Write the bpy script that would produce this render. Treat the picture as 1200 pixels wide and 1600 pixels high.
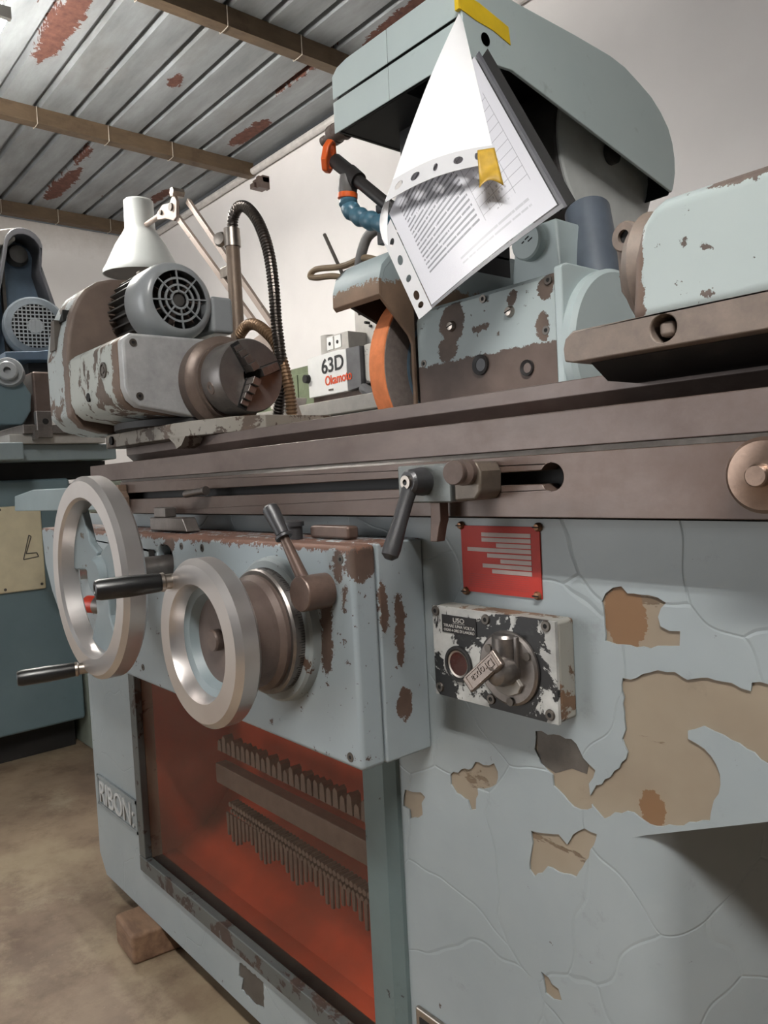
import bpy, bmesh, math, random
from mathutils import Vector, Matrix
from mathutils.geometry import delaunay_2d_cdt

random.seed(7)
for _o in list(bpy.data.objects):
    bpy.data.objects.remove(_o)
S = bpy.context.scene
COL = S.collection
PI = math.pi

# ------------------------------------------------------------------ camera
cd = bpy.data.cameras.new('camera')
cd.sensor_fit = 'VERTICAL'
cd.sensor_height = 32.0
cd.lens = 1199.4 / 1600 * 32.0
cd.clip_start = 0.02
cam = bpy.data.objects.new('camera', cd)
COL.objects.link(cam)
yaw, pit, rol = (math.radians(a) for a in (49.615, -2.694, -2.8826))
fwd = Vector((-math.sin(yaw) * math.cos(pit), math.cos(yaw) * math.cos(pit), math.sin(pit)))
rgt = Vector((math.cos(yaw), math.sin(yaw), 0))
up = rgt.cross(fwd)
r2 = math.cos(rol) * rgt + math.sin(rol) * up
u2 = -math.sin(rol) * rgt + math.cos(rol) * up
cam.matrix_world = Matrix(((r2.x, u2.x, -fwd.x, 0), (r2.y, u2.y, -fwd.y, 0), (r2.z, u2.z, -fwd.z, 0.95), (0, 0, 0, 1)))
S.camera = cam

# ------------------------------------------------------------------ light
W = bpy.data.worlds.new('workshop_daylight')
S.world = W
W.use_nodes = True
W.node_tree.nodes['Background'].inputs[0].default_value = (0.96, 0.98, 1.0, 1)
W.node_tree.nodes['Background'].inputs[1].default_value = 0.06


LEFT_FILL, TUBE, TUBE_AISLE = 72, 180, 225


def area(name, loc, target, sx, sy, power, col=(1, 1, 1)):
    l = bpy.data.lights.new(name, 'AREA')
    l.shape = 'RECTANGLE'
    l.size, l.size_y, l.energy, l.color = sx, sy, power, col
    o = bpy.data.objects.new(name, l)
    COL.objects.link(o)
    o.location = loc
    d = Vector(target) - Vector(loc)
    o.rotation_euler = d.to_track_quat('-Z', 'Y').to_euler()
    return o


# added fill light behind the camera, brightens the left wall and ceiling
area('added_left_fill', (-3.3, -3.2, 1.35), (-3.3, 2.0, 1.5), 2.6, 2.3, LEFT_FILL, (0.97, 0.985, 1.0))

S.view_settings.view_transform = 'Standard'
S.view_settings.look = 'None'
S.view_settings.gamma = 1.0
S.view_settings.use_curve_mapping = False
S.view_settings.exposure = 0.15


# ------------------------------------------------------------------ helpers
def lin(c):
    return tuple((v / 12.92 if v <= 0.04045 else ((v + 0.055) / 1.055) ** 2.4) for v in (x / 255 for x in c)) + (1,)


class MB:
    def __init__(self):
        self.bm = bmesh.new()

    def face(self, vs):
        try:
            return self.bm.faces.new(vs)
        except ValueError:
            return None

    def box(self, x0, x1, y0, y1, z0, z1):
        v = [self.bm.verts.new((x, y, z)) for z in (z0, z1) for y in (y0, y1) for x in (x0, x1)]
        for f in ((0, 2, 3, 1), (4, 5, 7, 6), (0, 1, 5, 4), (2, 6, 7, 3), (0, 4, 6, 2), (1, 3, 7, 5)):
            self.face([v[i] for i in f])
        return self

    def obox(self, c, ax, ay, az, sx, sy, sz):
        c, ax, ay, az = Vector(c), Vector(ax).normalized(), Vector(ay).normalized(), Vector(az).normalized()
        v = [self.bm.verts.new(c + ax * x * sx / 2 + ay * y * sy / 2 + az * z * sz / 2) for z in (-1, 1) for y in (-1, 1) for x in (-1, 1)]
        for f in ((0, 2, 3, 1), (4, 5, 7, 6), (0, 1, 5, 4), (2, 6, 7, 3), (0, 4, 6, 2), (1, 3, 7, 5)):
            self.face([v[i] for i in f])
        return self

    @staticmethod
    def _p(axis, a, b, t):
        return {'x': (t, a, b), 'y': (a, t, b), 'z': (a, b, t)}[axis]

    def prism(self, pts, axis, t0, t1):
        n = len(pts)
        lo = [self.bm.verts.new(self._p(axis, p[0], p[1], t0)) for p in pts]
        hi = [self.bm.verts.new(self._p(axis, p[0], p[1], t1)) for p in pts]
        self.face(lo)
        self.face(hi[::-1])
        for i in range(n):
            j = (i + 1) % n
            self.face([lo[i], hi[i], hi[j], lo[j]])
        return self

    def sheet(self, outline, holes, axis, t0, t1):
        """flat plate of any outline with holes"""
        pts, edges = [], []
        for ring in [outline] + holes:
            b = len(pts)
            pts += [Vector(p) for p in ring]
            edges += [(b + i, b + (i + 1) % len(ring)) for i in range(len(ring))]
        vs, es, fs, *_ = delaunay_2d_cdt(pts, edges, [], 0, 1e-6)

        def inside(p, poly):
            r = False
            for i in range(len(poly)):
                a, c = poly[i], poly[i - 1]
                if (a[1] > p[1]) != (c[1] > p[1]) and p[0] < (c[0] - a[0]) * (p[1] - a[1]) / (c[1] - a[1]) + a[0]:
                    r = not r
            return r
        keep = []
        for f in fs:
            c = sum((vs[i] for i in f), Vector((0, 0))) / len(f)
            if inside(c, outline) and not any(inside(c, h) for h in holes):
                keep.append(f)
        lo = [self.bm.verts.new(self._p(axis, v[0], v[1], t0)) for v in vs]
        hi = [self.bm.verts.new(self._p(axis, v[0], v[1], t1)) for v in vs]
        cnt = {}
        for f in keep:
            self.face([lo[i] for i in f])
            self.face([hi[i] for i in reversed(f)])
            for i in range(len(f)):
                a, b = f[i], f[(i + 1) % len(f)]
                cnt[(a, b)] = cnt.get((a, b), 0) + 1
        for (a, b) in cnt:
            if (b, a) not in cnt:
                self.face([lo[a], hi[a], hi[b], lo[b]])
        for v in [v for v in self.bm.verts if not v.link_faces]:
            self.bm.verts.remove(v)
        return self

    def ring(self, c, e1, e2, r, n):
        return [self.bm.verts.new(c + e1 * (r * math.cos(2 * PI * i / n)) + e2 * (r * math.sin(2 * PI * i / n))) for i in range(n)]

    @staticmethod
    def basis(d):
        d = Vector(d).normalized()
        e1 = d.cross(Vector((0, 0, 1)) if abs(d.z) < 0.9 else Vector((1, 0, 0))).normalized()
        return d, e1, d.cross(e1)

    def lathe(self, prof, o, axis, n=40, closed=False):
        """prof = [(radius, distance along axis)]"""
        d, e1, e2 = self.basis(axis)
        o = Vector(o)
        rings = []
        for r, t in prof:
            if r < 1e-6:
                rings.append([self.bm.verts.new(o + d * t)])
            else:
                rings.append(self.ring(o + d * t, e1, e2, r, n))
        seq = list(zip(rings, rings[1:]))
        if closed:
            seq.append((rings[-1], rings[0]))
        for A, B in seq:
            for i in range(n):
                j = (i + 1) % n
                if len(A) == 1 and len(B) == 1:
                    continue
                if len(A) == 1:
                    self.face([A[0], B[j], B[i]])
                elif len(B) == 1:
                    self.face([A[i], A[j], B[0]])
                else:
                    self.face([A[i], A[j], B[j], B[i]])
        if not closed:
            if len(rings[0]) > 1:
                self.face(rings[0][::-1])
            if len(rings[-1]) > 1:
                self.face(rings[-1])
        return self

    def cyl(self, p0, p1, r0, r1=None, n=24):
        p0, p1 = Vector(p0), Vector(p1)
        return self.lathe([(r0, 0), (r0 if r1 is None else r1, (p1 - p0).length)], p0, p1 - p0, n)

    def tube(self, pts, r, n=10):
        pts = [Vector(p) for p in pts]
        rad = r if isinstance(r, (list, tuple)) else [r] * len(pts)
        e1 = None
        rings = []
        for i, p in enumerate(pts):
            d = (pts[min(i + 1, len(pts) - 1)] - pts[max(i - 1, 0)]).normalized()
            if e1 is None:
                _, e1, e2 = self.basis(d)
            else:
                e1 = (e1 - d * e1.dot(d)).normalized()
                e2 = d.cross(e1)
            rings.append(self.ring(p, e1, e2, rad[i], n))
        for A, B in zip(rings, rings[1:]):
            for i in range(n):
                j = (i + 1) % n
                self.face([A[i], A[j], B[j], B[i]])
        self.face(rings[0][::-1])
        self.face(rings[-1])
        return self

    def ball(self, c, r, nu=16, nv=10):
        return self.lathe([(r * math.sin(PI * i / nv), -r * math.cos(PI * i / nv)) for i in range(nv + 1)], c, (0, 0, 1), nu)

    def grid(self, fn, nu, nv):
        V = [[self.bm.verts.new(fn(i / nu, j / nv)) for j in range(nv + 1)] for i in range(nu + 1)]
        uv = self.bm.loops.layers.uv.verify()
        for i in range(nu):
            for j in range(nv):
                f = self.face([V[i][j], V[i + 1][j], V[i + 1][j + 1], V[i][j + 1]])
                for l, (a, b) in zip(f.loops, ((i, j), (i + 1, j), (i + 1, j + 1), (i, j + 1))):
                    l[uv].uv = (a / nu, b / nv)
        return self


def spline(P, n=8):
    P = [Vector(p) for p in P]
    Q = [P[0] * 2 - P[1]] + P + [P[-1] * 2 - P[-2]]
    out = []
    for i in range(1, len(Q) - 2):
        a, b, c, d = Q[i - 1:i + 3]
        for k in range(n):
            t = k / n
            out.append(0.5 * ((2 * b) + (c - a) * t + (2 * a - 5 * b + 4 * c - d) * t * t + (3 * b - a - 3 * c + d) * t ** 3))
    return out + [P[-1]]


def rootloc(p):
    while p.parent:
        p = p.parent
    return Vector(p.location)


def obj(name, mb, mat, parent=None, bevel=0, angle=32, seg=2, kind=None, label=None):
    bm = mb.bm
    bmesh.ops.recalc_face_normals(bm, faces=bm.faces[:])
    if parent is not None:
        L = rootloc(parent)
        for v in bm.verts:
            v.co -= L
    me = bpy.data.meshes.new(name)
    bm.to_mesh(me)
    bm.free()
    for p in me.polygons:
        p.use_smooth = True
    me.set_sharp_from_angle(angle=math.radians(angle))
    for m in (mat if isinstance(mat, list) else [mat]):
        me.materials.append(m)
    o = bpy.data.objects.new(name, me)
    COL.objects.link(o)
    if parent is not None:
        o.parent = parent
    if bevel:
        b = o.modifiers.new('edge_round', 'BEVEL')
        b.width, b.segments, b.limit_method, b.angle_limit = bevel, seg, 'ANGLE', math.radians(40)
        b.harden_normals = True
    if kind:
        o['kind'] = kind
    if label:
        o['label'] = label
    return o


def tag(o, label, cat, group=None):
    o['label'] = label
    o['category'] = cat
    if group:
        o['group'] = group
    return o


def thing(name, loc, label, cat, group=None):
    o = bpy.data.objects.new(name, None)
    o.empty_display_size = 0.05
    COL.objects.link(o)
    o.location = loc
    return tag(o, label, cat, group)


def text(name, body, size, mat, parent, origin, ux, uy, extrude=0.0004, sx=1.0, align='LEFT', bold=0.0):
    c = bpy.data.curves.new(name, 'FONT')
    c.body, c.size, c.extrude, c.align_x, c.align_y, c.offset = body, size, extrude, align, 'BOTTOM_BASELINE', bold
    t = bpy.data.objects.new(name, c)
    me = bpy.data.meshes.new_from_object(t)
    bpy.data.objects.remove(t)
    ux, uy = Vector(ux).normalized(), Vector(uy).normalized()
    uz = ux.cross(uy)
    L = rootloc(parent) if parent else Vector((0, 0, 0))
    for v in me.vertices:
        v.co = Vector(origin) - L + ux * v.co.x * sx + uy * v.co.y + uz * v.co.z
    me.materials.clear()
    me.materials.append(mat)
    o = bpy.data.objects.new(name, me)
    COL.objects.link(o)
    if parent:
        o.parent = parent
    return o


# ------------------------------------------------------------------ materials
class NT:
    def __init__(self, name, rough=0.5, metal=0.0, spec=0.5):
        self.m = bpy.data.materials.new(name)
        self.m.use_nodes = True
        self.t = self.m.node_tree
        self.b = self.t.nodes['Principled BSDF']
        self.b.inputs['Roughness'].default_value = rough
        self.b.inputs['Metallic'].default_value = metal
        self.b.inputs['Specular IOR Level'].default_value = spec
        self.co = self.t.nodes.new('ShaderNodeTexCoord').outputs['Object']

    def n(self, typ, **kw):
        nd = self.t.nodes.new(typ)
        for k, v in kw.items():
            setattr(nd, k, v)
        return nd

    def put(self, sock, v):
        if hasattr(v, 'is_linked') or isinstance(v, bpy.types.NodeSocket):
            self.t.links.new(v, sock)
        else:
            sock.default_value = v

    def math(self, op, a, b=0.5, clamp=False):
        nd = self.n('ShaderNodeMath', operation=op, use_clamp=clamp)
        self.put(nd.inputs[0], a)
        self.put(nd.inputs[1], b)
        return nd.outputs[0]

    def vmath(self, op, a, b=(0, 0, 0)):
        nd = self.n('ShaderNodeVectorMath', operation=op)
        self.put(nd.inputs[0], a)
        self.put(nd.inputs[1], b)
        return nd.outputs['Value'] if op == 'LENGTH' else nd.outputs['Vector']

    def noise(self, scale, detail=6, rough=0.6, vec=None, dist=0.0, stretch=None, off=(0, 0, 0), color=False):
        nd = self.n('ShaderNodeTexNoise')
        v = vec or self.co
        if stretch or off != (0, 0, 0):
            mp = self.n('ShaderNodeMapping')
            self.put(mp.inputs['Vector'], v)
            mp.inputs['Location'].default_value = off
            mp.inputs['Scale'].default_value = stretch or (1, 1, 1)
            v = mp.outputs[0]
        self.put(nd.inputs['Vector'], v)
        nd.inputs['Scale'].default_value = scale
        nd.inputs['Detail'].default_value = detail
        nd.inputs['Roughness'].default_value = rough
        nd.inputs['Distortion'].default_value = dist
        return nd.outputs['Color' if color else 'Fac']

    def step(self, v, lo, hi):
        nd = self.n('ShaderNodeMapRange')
        self.put(nd.inputs['Value'], v)
        nd.inputs['From Min'].default_value = lo
        nd.inputs['From Max'].default_value = hi
        return nd.outputs[0]

    def mix(self, f, a, b):
        nd = self.n('ShaderNodeMix', data_type='RGBA')
        self.put(nd.inputs[0], f)
        self.put(nd.inputs[6], a)
        self.put(nd.inputs[7], b)
        return nd.outputs[2]

    def fmix(self, f, a, b):
        nd = self.n('ShaderNodeMix', data_type='FLOAT')
        self.put(nd.inputs[0], f)
        self.put(nd.inputs[2], a)
        self.put(nd.inputs[3], b)
        return nd.outputs[0]

    def sep(self, vec=None):
        nd = self.n('ShaderNodeSeparateXYZ')
        self.put(nd.inputs[0], vec or self.co)
        return nd.outputs

    def warp(self, amp, scale=30, detail=6):
        r = self.co
        for sc_, am_ in ((scale, amp), (scale * 2.6, amp * 1.1), (scale * 8, amp * 0.6)):
            c = self.noise(sc_, detail, 0.7, color=True)
            c = self.vmath('SUBTRACT', c, (0.5, 0.5, 0.5))
            c = self.vmath('MULTIPLY', c, (am_, am_, am_))
            r = self.vmath('ADD', r, c)
        return r

    def ell(self, vec, c, r):
        v = self.vmath('SUBTRACT', vec, c)
        v = self.vmath('DIVIDE', v, r)
        return self.math('LESS_THAN', self.vmath('LENGTH', v), 1.0)

    def out(self, col, rough=None, bump=None, bstr=0.3, bdist=0.002):
        self.put(self.b.inputs['Base Color'], col)
        if rough is not None:
            self.put(self.b.inputs['Roughness'], rough)
        if bump is not None:
            bp = self.n('ShaderNodeBump')
            bp.inputs['Strength'].default_value = bstr
            bp.inputs['Distance'].default_value = bdist
            self.put(bp.inputs['Height'], bump)
            self.put(self.b.inputs['Normal'], bp.outputs[0])
        return self.m


def plain(name, c, rough=0.5, metal=0.0, var=0.12, scale=18, spec=0.5):
    t = NT(name, rough, metal, spec)
    f = t.noise(scale, 5)
    a = lin(c)
    b = lin([v * (1 - var) for v in c])
    return t.out(t.mix(t.step(f, 0.35, 0.68), b, a), bump=t.noise(scale * 6, 3), bstr=0.06)


def steel(name, c, rough=0.38, stretch=(1, 1, 1), dirt=None, dirt_amt=0.55, metal=0.85, scale=9, c2=None):
    """machined or worn metal with streaks along one direction"""
    t = NT(name, rough, metal)
    f = t.noise(scale * 4, 6, 0.7, stretch=stretch)
    col = t.mix(t.step(f, 0.3, 0.7), lin(c2 or [v * 0.8 for v in c]), lin(c))
    if dirt:
        d = t.step(t.noise(scale, 8, 0.7), dirt_amt, dirt_amt + 0.18)
        col = t.mix(d, col, lin(dirt))
    return t.out(col, rough=t.fmix(t.noise(scale * 2, 4), rough * 0.75, rough * 1.3), bump=t.noise(scale * 14, 3, stretch=stretch), bstr=0.08)


def chipped(name, paint, bare, amount=0.62, scale=16, rough=0.45, spots=(), halves=(), paint2=None, stretch=None,
            halfcol=None, cracks=0.0, off=(0, 0, 0), fine=None, warp_amp=0.02, spotcol=None):
    """old enamel with chips: noise flakes, placed chips (ellipses) and worn edges (half spaces)"""
    t = NT(name, rough)
    tone = t.noise(3.5, 5, 0.6, off=off)
    col = t.mix(t.step(tone, 0.3, 0.72), lin(paint2 or [v * 0.86 for v in paint]), lin(paint))
    grime = t.step(t.noise(26, 7, 0.7, off=(3, 1, 2)), 0.62, 0.85)
    col = t.mix(t.math('MULTIPLY', grime, 0.35), col, lin([v * 0.6 for v in bare]))
    m = t.step(t.noise(scale, 9, 0.68, stretch=stretch, off=off, dist=0.4), amount, amount + 0.012)
    if fine:
        m2 = t.step(t.noise(fine[1], 6, 0.7, off=(5, 2, 1)), fine[0], fine[0] + 0.01)
        m = t.math('MAXIMUM', m, m2)
    w = t.warp(warp_amp, 38) if (spots or halves) else None
    bcol = t.mix(t.step(t.noise(14, 6), 0.35, 0.7), lin([v * 0.72 for v in bare]), lin(bare))
    col = t.mix(m, col, bcol)
    tot = m
    if spots:
        s = None
        for c, r in spots:
            e = t.ell(w, c, r)
            s = e if s is None else t.math('MAXIMUM', s, e)
        col = t.mix(s, col, bcol if not spotcol else lin(spotcol))
        tot = t.math('MAXIMUM', tot, s)
    if halves:
        h = None
        xs = t.sep(w)
        for ax, v, sgn in halves:
            e = t.math('GREATER_THAN' if sgn > 0 else 'LESS_THAN', xs['XYZ'.index(ax.upper())], v)
            h = e if h is None else t.math('MAXIMUM', h, e)
        hc = lin(halfcol or bare)
        hb = t.mix(t.step(t.noise(20, 6), 0.3, 0.75), tuple(v * 0.65 for v in hc[:3]) + (1,), hc)
        col = t.mix(h, col, hb)
        tot = t.math('MAXIMUM', tot, h)
    height = t.math('SUBTRACT', 1.0, tot)
    if cracks:
        vo = t.n('ShaderNodeTexVoronoi', feature='DISTANCE_TO_EDGE')
        t.put(vo.inputs['Vector'], t.vmath('ADD', t.co, t.vmath('MULTIPLY', t.noise(6, 2, 0.5, color=True), (0.12, 0.12, 0.12))))
        vo.inputs['Scale'].default_value = 6.5
        cr = t.step(vo.outputs['Distance'], 0.0, 0.012)
        height = t.math('ADD', height, t.math('MULTIPLY', cr, cracks))
        height = t.math('ADD', height, t.math('MULTIPLY', t.noise(11, 4), 1.2 * cracks))
    return t.out(col, rough=t.fmix(tot, rough, 0.6), bump=height, bstr=0.5, bdist=0.0016)


BLUE = (166, 182, 186)
M = {}
M['filler'] = chipped('bare_filler', (158, 146, 128), (128, 108, 86), 0.60, 9, 0.6, paint2=(126, 112, 95), stretch=(0.5, 1, 1.6),
                      spots=[((-0.386 + 0.9, 0.607 - 0.85, 0.812), (0.022, 0.05, 0.03)), ((-0.365 + 0.9, 0.607 - 0.85, 0.642), (0.012, 0.05, 0.018))], spotcol=(118, 88, 60), warp_amp=0.012)
M['bed_paint'] = chipped('peeling_light_blue_paint', (156, 164, 166), (96, 84, 74), 0.76, 20, 0.38, paint2=(141, 150, 153), cracks=0.5, fine=(0.69, 40))
M['bed_body'] = chipped('bed_paint', (150, 164, 167), (80, 70, 62), 0.74, 14, 0.45)
M['metal_dark'] = steel('bare_dark_metal', (98, 92, 86), 0.5, metal=0.4)
M['rail'] = steel('oiled_brown_steel', (112, 98, 92), 0.36, (0.3, 1, 1), dirt=(86, 72, 66), dirt_amt=0.5, metal=0.25, scale=5)
M['rail_b'] = steel('oiled_steel_lower', (106, 91, 84), 0.33, (0.25, 1, 1), dirt=(84, 67, 58), dirt_amt=0.48, metal=0.3, scale=4)
M['dark'] = plain('black_oily', (24, 22, 22), 0.6)
M['hole'] = plain('dark_hole', (12, 11, 11), 0.8)
_t = NT('brushed_wheel_steel', 0.3, 0.86)
M['chrome'] = _t.out(_t.mix(_t.step(_t.noise(5, 4), 0.35, 0.65), lin((196, 190, 187)), lin((212, 208, 206))), rough=_t.fmix(_t.noise(7, 3), 0.27, 0.36))
M['lever_nickel'] = steel('dull_nickel', (142, 130, 122), 0.36, metal=0.8)
M['nickel'] = steel('nickel_plate', (186, 176, 166), 0.34, metal=1.0)
M['steel'] = steel('worn_steel', (140, 134, 130), 0.36, metal=0.85)
M['steel_brown'] = steel('brown_patina_steel', (108, 93, 86), 0.42, metal=0.3, dirt=(80, 66, 58))
M['screw'] = steel('screw_steel', (110, 104, 98), 0.4, metal=0.8)
M['copper'] = steel('coppery_screw', (150, 110, 82), 0.4, metal=0.7)
M['black_plastic'] = plain('black_grip', (24, 24, 25), 0.35)
M['handle_dark'] = plain('dark_cast_handle', (66, 66, 68), 0.42, 0.35)


# ------------------------------------------------------------------ room
def floor_mat():
    t = NT('stained_concrete', 0.55)
    a = t.noise(1.6, 8, 0.65)
    b = t.noise(7, 8, 0.7, off=(3, 4, 0))
    col = t.mix(t.step(a, 0.38, 0.62), lin((112, 93, 77)), lin((158, 138, 115)))
    col = t.mix(t.math('MULTIPLY', t.step(b, 0.5, 0.7), 0.6), col, lin((86, 66, 52)))
    col = t.mix(t.math('MULTIPLY', t.step(t.noise(3, 7, 0.7, off=(9, 2, 0)), 0.58, 0.66), 0.7), col, lin((158, 144, 122)))
    col = t.mix(t.step(t.noise(60, 4), 0.72, 0.78), col, lin((176, 164, 146)))
    col = t.mix(t.math('MULTIPLY', t.step(t.noise(0.9, 9, 0.7, off=(4.3, 7.1, 0)), 0.50, 0.56), 0.65), col, lin((166, 150, 124)))
    return t.out(col, rough=t.fmix(b, 0.35, 0.7), bump=t.noise(30, 6), bstr=0.25)


M['floor'] = floor_mat()
o = obj('floor', MB().box(-7, 3, -3.5, 3.2, -0.1, 0), M['floor'])
o['kind'] = 'structure'


def wall_mat():
    t = NT('white_plaster', 0.7)
    col = t.mix(t.step(t.noise(1.2, 5), 0.3, 0.7), lin((222, 219, 216)), lin((232, 229, 227)))
    col = t.mix(t.math('MULTIPLY', t.step(t.noise(40, 3), 0.78, 0.8), 0.35), col, lin((150, 140, 134)))
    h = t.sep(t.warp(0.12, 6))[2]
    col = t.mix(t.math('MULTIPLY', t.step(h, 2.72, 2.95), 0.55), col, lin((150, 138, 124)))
    return t.out(col, bump=t.noise(14, 6), bstr=0.12)


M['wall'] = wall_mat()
M['wall_back'] = plain('white_plaster_back', (228, 224, 222), 0.7, var=0.04, scale=1.5)
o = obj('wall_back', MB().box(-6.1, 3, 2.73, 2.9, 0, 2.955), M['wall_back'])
o['kind'] = 'structure'
o = obj('wall_left', MB().box(-6.1, -5.93, -3.5, 2.73, 0, 2.93), M['wall'])
o['kind'] = 'structure'
o = obj('trim_1', MB().tube([(-5.9, 2.705, 2.945), (3, 2.705, 2.945)], 0.022, 10), plain('white_conduit', (205, 200, 196), 0.5))
o['kind'] = 'structure'
o = obj('trim_2', MB().tube([(-0.9, 2.71, 2.30), (3, 2.71, 2.30)], 0.012, 8), plain('grey_conduit', (150, 148, 146), 0.5))
o['kind'] = 'structure'


def roof_mat():
    t = NT('galvanised_sheet', 0.48, 0.15)
    f = t.noise(5, 7, 0.65, stretch=(0.35, 1.6, 1))
    col = t.mix(t.step(f, 0.3, 0.7), lin((112, 115, 117)), lin((150, 154, 156)))
    g = t.noise(2.2, 8, 0.7, stretch=(0.6, 1.4, 1), off=(2, 1, 0))
    col = t.mix(t.math('MULTIPLY', t.step(g, 0.5, 0.72), 0.5), col, lin((104, 98, 92)))
    r = t.noise(2.1, 10, 0.62, stretch=(0.7, 2.0, 1), off=(1.7, 4.2, 0), dist=0.3)
    rust = t.step(r, 0.67, 0.68)
    w = t.warp(0.09, 9, 9)
    for c, rad in [((-3.5, 1.26, 0), (0.36, 0.055, 1)), ((-5.3, 1.84, 0), (0.34, 0.055, 1)), ((-4.8, 1.80, 0), (0.16, 0.02, 1)),
                   ((-3.65, 1.86, 0), (0.08, 0.028, 1)), ((-3.95, 2.47, 0), (0.22, 0.05, 1)), ((-3.22, 2.35, 0), (0.3, 0.022, 1)),
                   ((-5.15, 2.46, 0), (0.18, 0.045, 1)), ((-2.5, 2.44, 0), (0.36, 0.05, 1)), ((-2.2, 1.75, 0), (0.3, 0.04, 1))]:
        rust = t.math('MAXIMUM', rust, t.ell(w, c, rad))
    rc = t.mix(t.step(t.noise(30, 6), 0.3, 0.7), lin((74, 44, 36)), lin((108, 70, 58)))
    col = t.mix(rust, col, rc)
    return t.out(col, rough=t.fmix(rust, 0.45, 0.85), bump=t.noise(12, 6), bstr=0.15)


M['roof'] = roof_mat()
ceil = bpy.data.objects.new('ceiling', None)
COL.objects.link(ceil)
ceil.location = (0, 0, 3.0)
ceil['kind'] = 'structure'
pitch = 0.192
ribs0 = 1.192 - pitch * 24
for s in range(8):
    a = ribs0 + s * 4 * pitch
    prof = []
    y = a
    for k in range(4):
        prof += [(y - 0.022, 3.0), (y - 0.012, 3.032), (y + 0.012, 3.032), (y + 0.022, 3.0)]
        y += pitch
    prof.append((a + 4 * pitch - 0.024 + 0.006, 2.9995))
    mb = MB()
    dz = -0.0012 * (s % 2)
    lo = [mb.bm.verts.new((-6.1, p[0], p[1] + dz)) for p in prof]
    hi = [mb.bm.verts.new((3.0, p[0], p[1] + dz)) for p in prof]
    for i in range(len(prof) - 1):
        mb.face([lo[i], hi[i], hi[i + 1], lo[i + 1]])
    o = obj('roof_sheet', mb, M['roof'], ceil, angle=15)
    for p in o.data.polygons:
        p.use_smooth = False
    m_ = o.modifiers.new('sheet', 'SOLIDIFY')
    m_.thickness = 0.002
M['purlin'] = steel('rusty_purlin', (104, 86, 66), 0.6, (1, 0.3, 1), dirt=(74, 58, 46), metal=0.2, scale=6)
for x in (-5.82, -4.34, -2.985, -1.55, -0.1, 1.4):
    mb = MB()
    mb.sheet([(x - 0.032, 2.915), (x + 0.032, 2.915), (x + 0.032, 2.999), (x - 0.032, 2.999)],
             [[(x - 0.028, 2.919), (x + 0.028, 2.919), (x + 0.028, 2.995), (x - 0.028, 2.995)]], 'y', -3.5, 2.71)
    obj('purlin', mb, M['purlin'], ceil)
M['wire'] = plain('pale_wire', (190, 180, 165), 0.5)
for x in (-5.82, -4.34, -2.985):
    for k in range(3):
        y = ribs0 + pitch * (25 + 2 * k + (1 if x < -5 else 0))
        w_ = 0.036
        obj('tie_wire', MB().tube([(x - w_, y, 3.0), (x - w_, y, 2.91), (x, y, 2.908), (x + w_, y, 2.91), (x + w_, y, 3.0)], 0.0022, 5), M['wire'], ceil)


def emis(name, c, e):
    m = bpy.data.materials.new(name)
    m.use_nodes = True
    b = m.node_tree.nodes['Principled BSDF']
    b.inputs['Base Color'].default_value = (0.9, 0.9, 0.9, 1)
    b.inputs['Emission Color'].default_value = c
    b.inputs['Emission Strength'].default_value = e
    return m


M['tube'] = emis('lit_fluorescent_tube', (1.0, 0.96, 0.90, 1), TUBE)
M['tube_aisle'] = emis('lit_fluorescent_tube_aisle', (1.0, 0.975, 0.94, 1), TUBE_AISLE)
M['fitting'] = plain('white_fitting', (226, 226, 222), 0.4, var=0.02)


def fitting(x0, x1, y, z, label, tube, blocking_skirt=False):
    f = thing('fluorescent_fitting', ((x0 + x1) / 2, y, z + 0.075), label, 'light fitting')
    obj('housing', MB().box(x0 - 0.04, x1 + 0.04, y - 0.04, y + 0.04, z + 0.027, z + 0.075), M['fitting'], f, bevel=0.004)
    for x in (x0 + 0.2, x1 - 0.2):
        obj('hanger', MB().cyl((x, y, z + 0.075), (x, y, 2.999), 0.004, n=8), M['wire'], f)
    for dy in (-0.045, 0.045):
        obj('tube', MB().cyl((x0, y + dy, z), (x1, y + dy, z), 0.014, n=16), tube, f)
    if blocking_skirt:  # skirt added out of view to keep this lamp's light off the back wall
        pr = [(-0.105, -0.036), (-0.060, 0.022), (0.060, 0.022), (0.105, -0.036), (0.108, -0.034), (0.062, 0.026), (-0.062, 0.026), (-0.108, -0.034)]
        obj('blocking_skirt', MB().prism([(y + a, z + b) for a, b in pr], 'x', x0 - 0.03, x1 + 0.03), M['fitting'], f)
    for x in (x0 - 0.012, x1 + 0.012):
        obj('lamp_holder', MB().box(x - 0.01, x + 0.01, y - 0.062, y + 0.062, z - 0.018, z + 0.02), M['fitting'], f)


fitting(-4.05, -2.78, 0.765, 2.55, 'twin-tube fluorescent fitting under the roof above the slate blue grinder', M['tube'])
fitting(-0.25, 1.05, -0.52, 2.62, 'twin-tube fluorescent fitting under the roof in front of the pale grinder', M['tube_aisle'], True)
o = obj('wall_bracket', MB().box(-4.28, -4.16, 2.68, 2.728, 2.83, 2.87).box(-4.25, -4.20, 2.64, 2.728, 2.80, 2.83).box(-4.19, -4.16, 2.65, 2.728, 2.79, 2.86), M['steel_brown'])
tag(o, 'small rusty iron bracket high on the white wall under the roof', 'bracket')

# ------------------------------------------------------------------ grinder: bed
bed = thing('grinding_machine', (-0.9, 0.85, 0), 'pale blue cylindrical grinder bed with peeling paint and handwheels', 'grinder')

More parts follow.
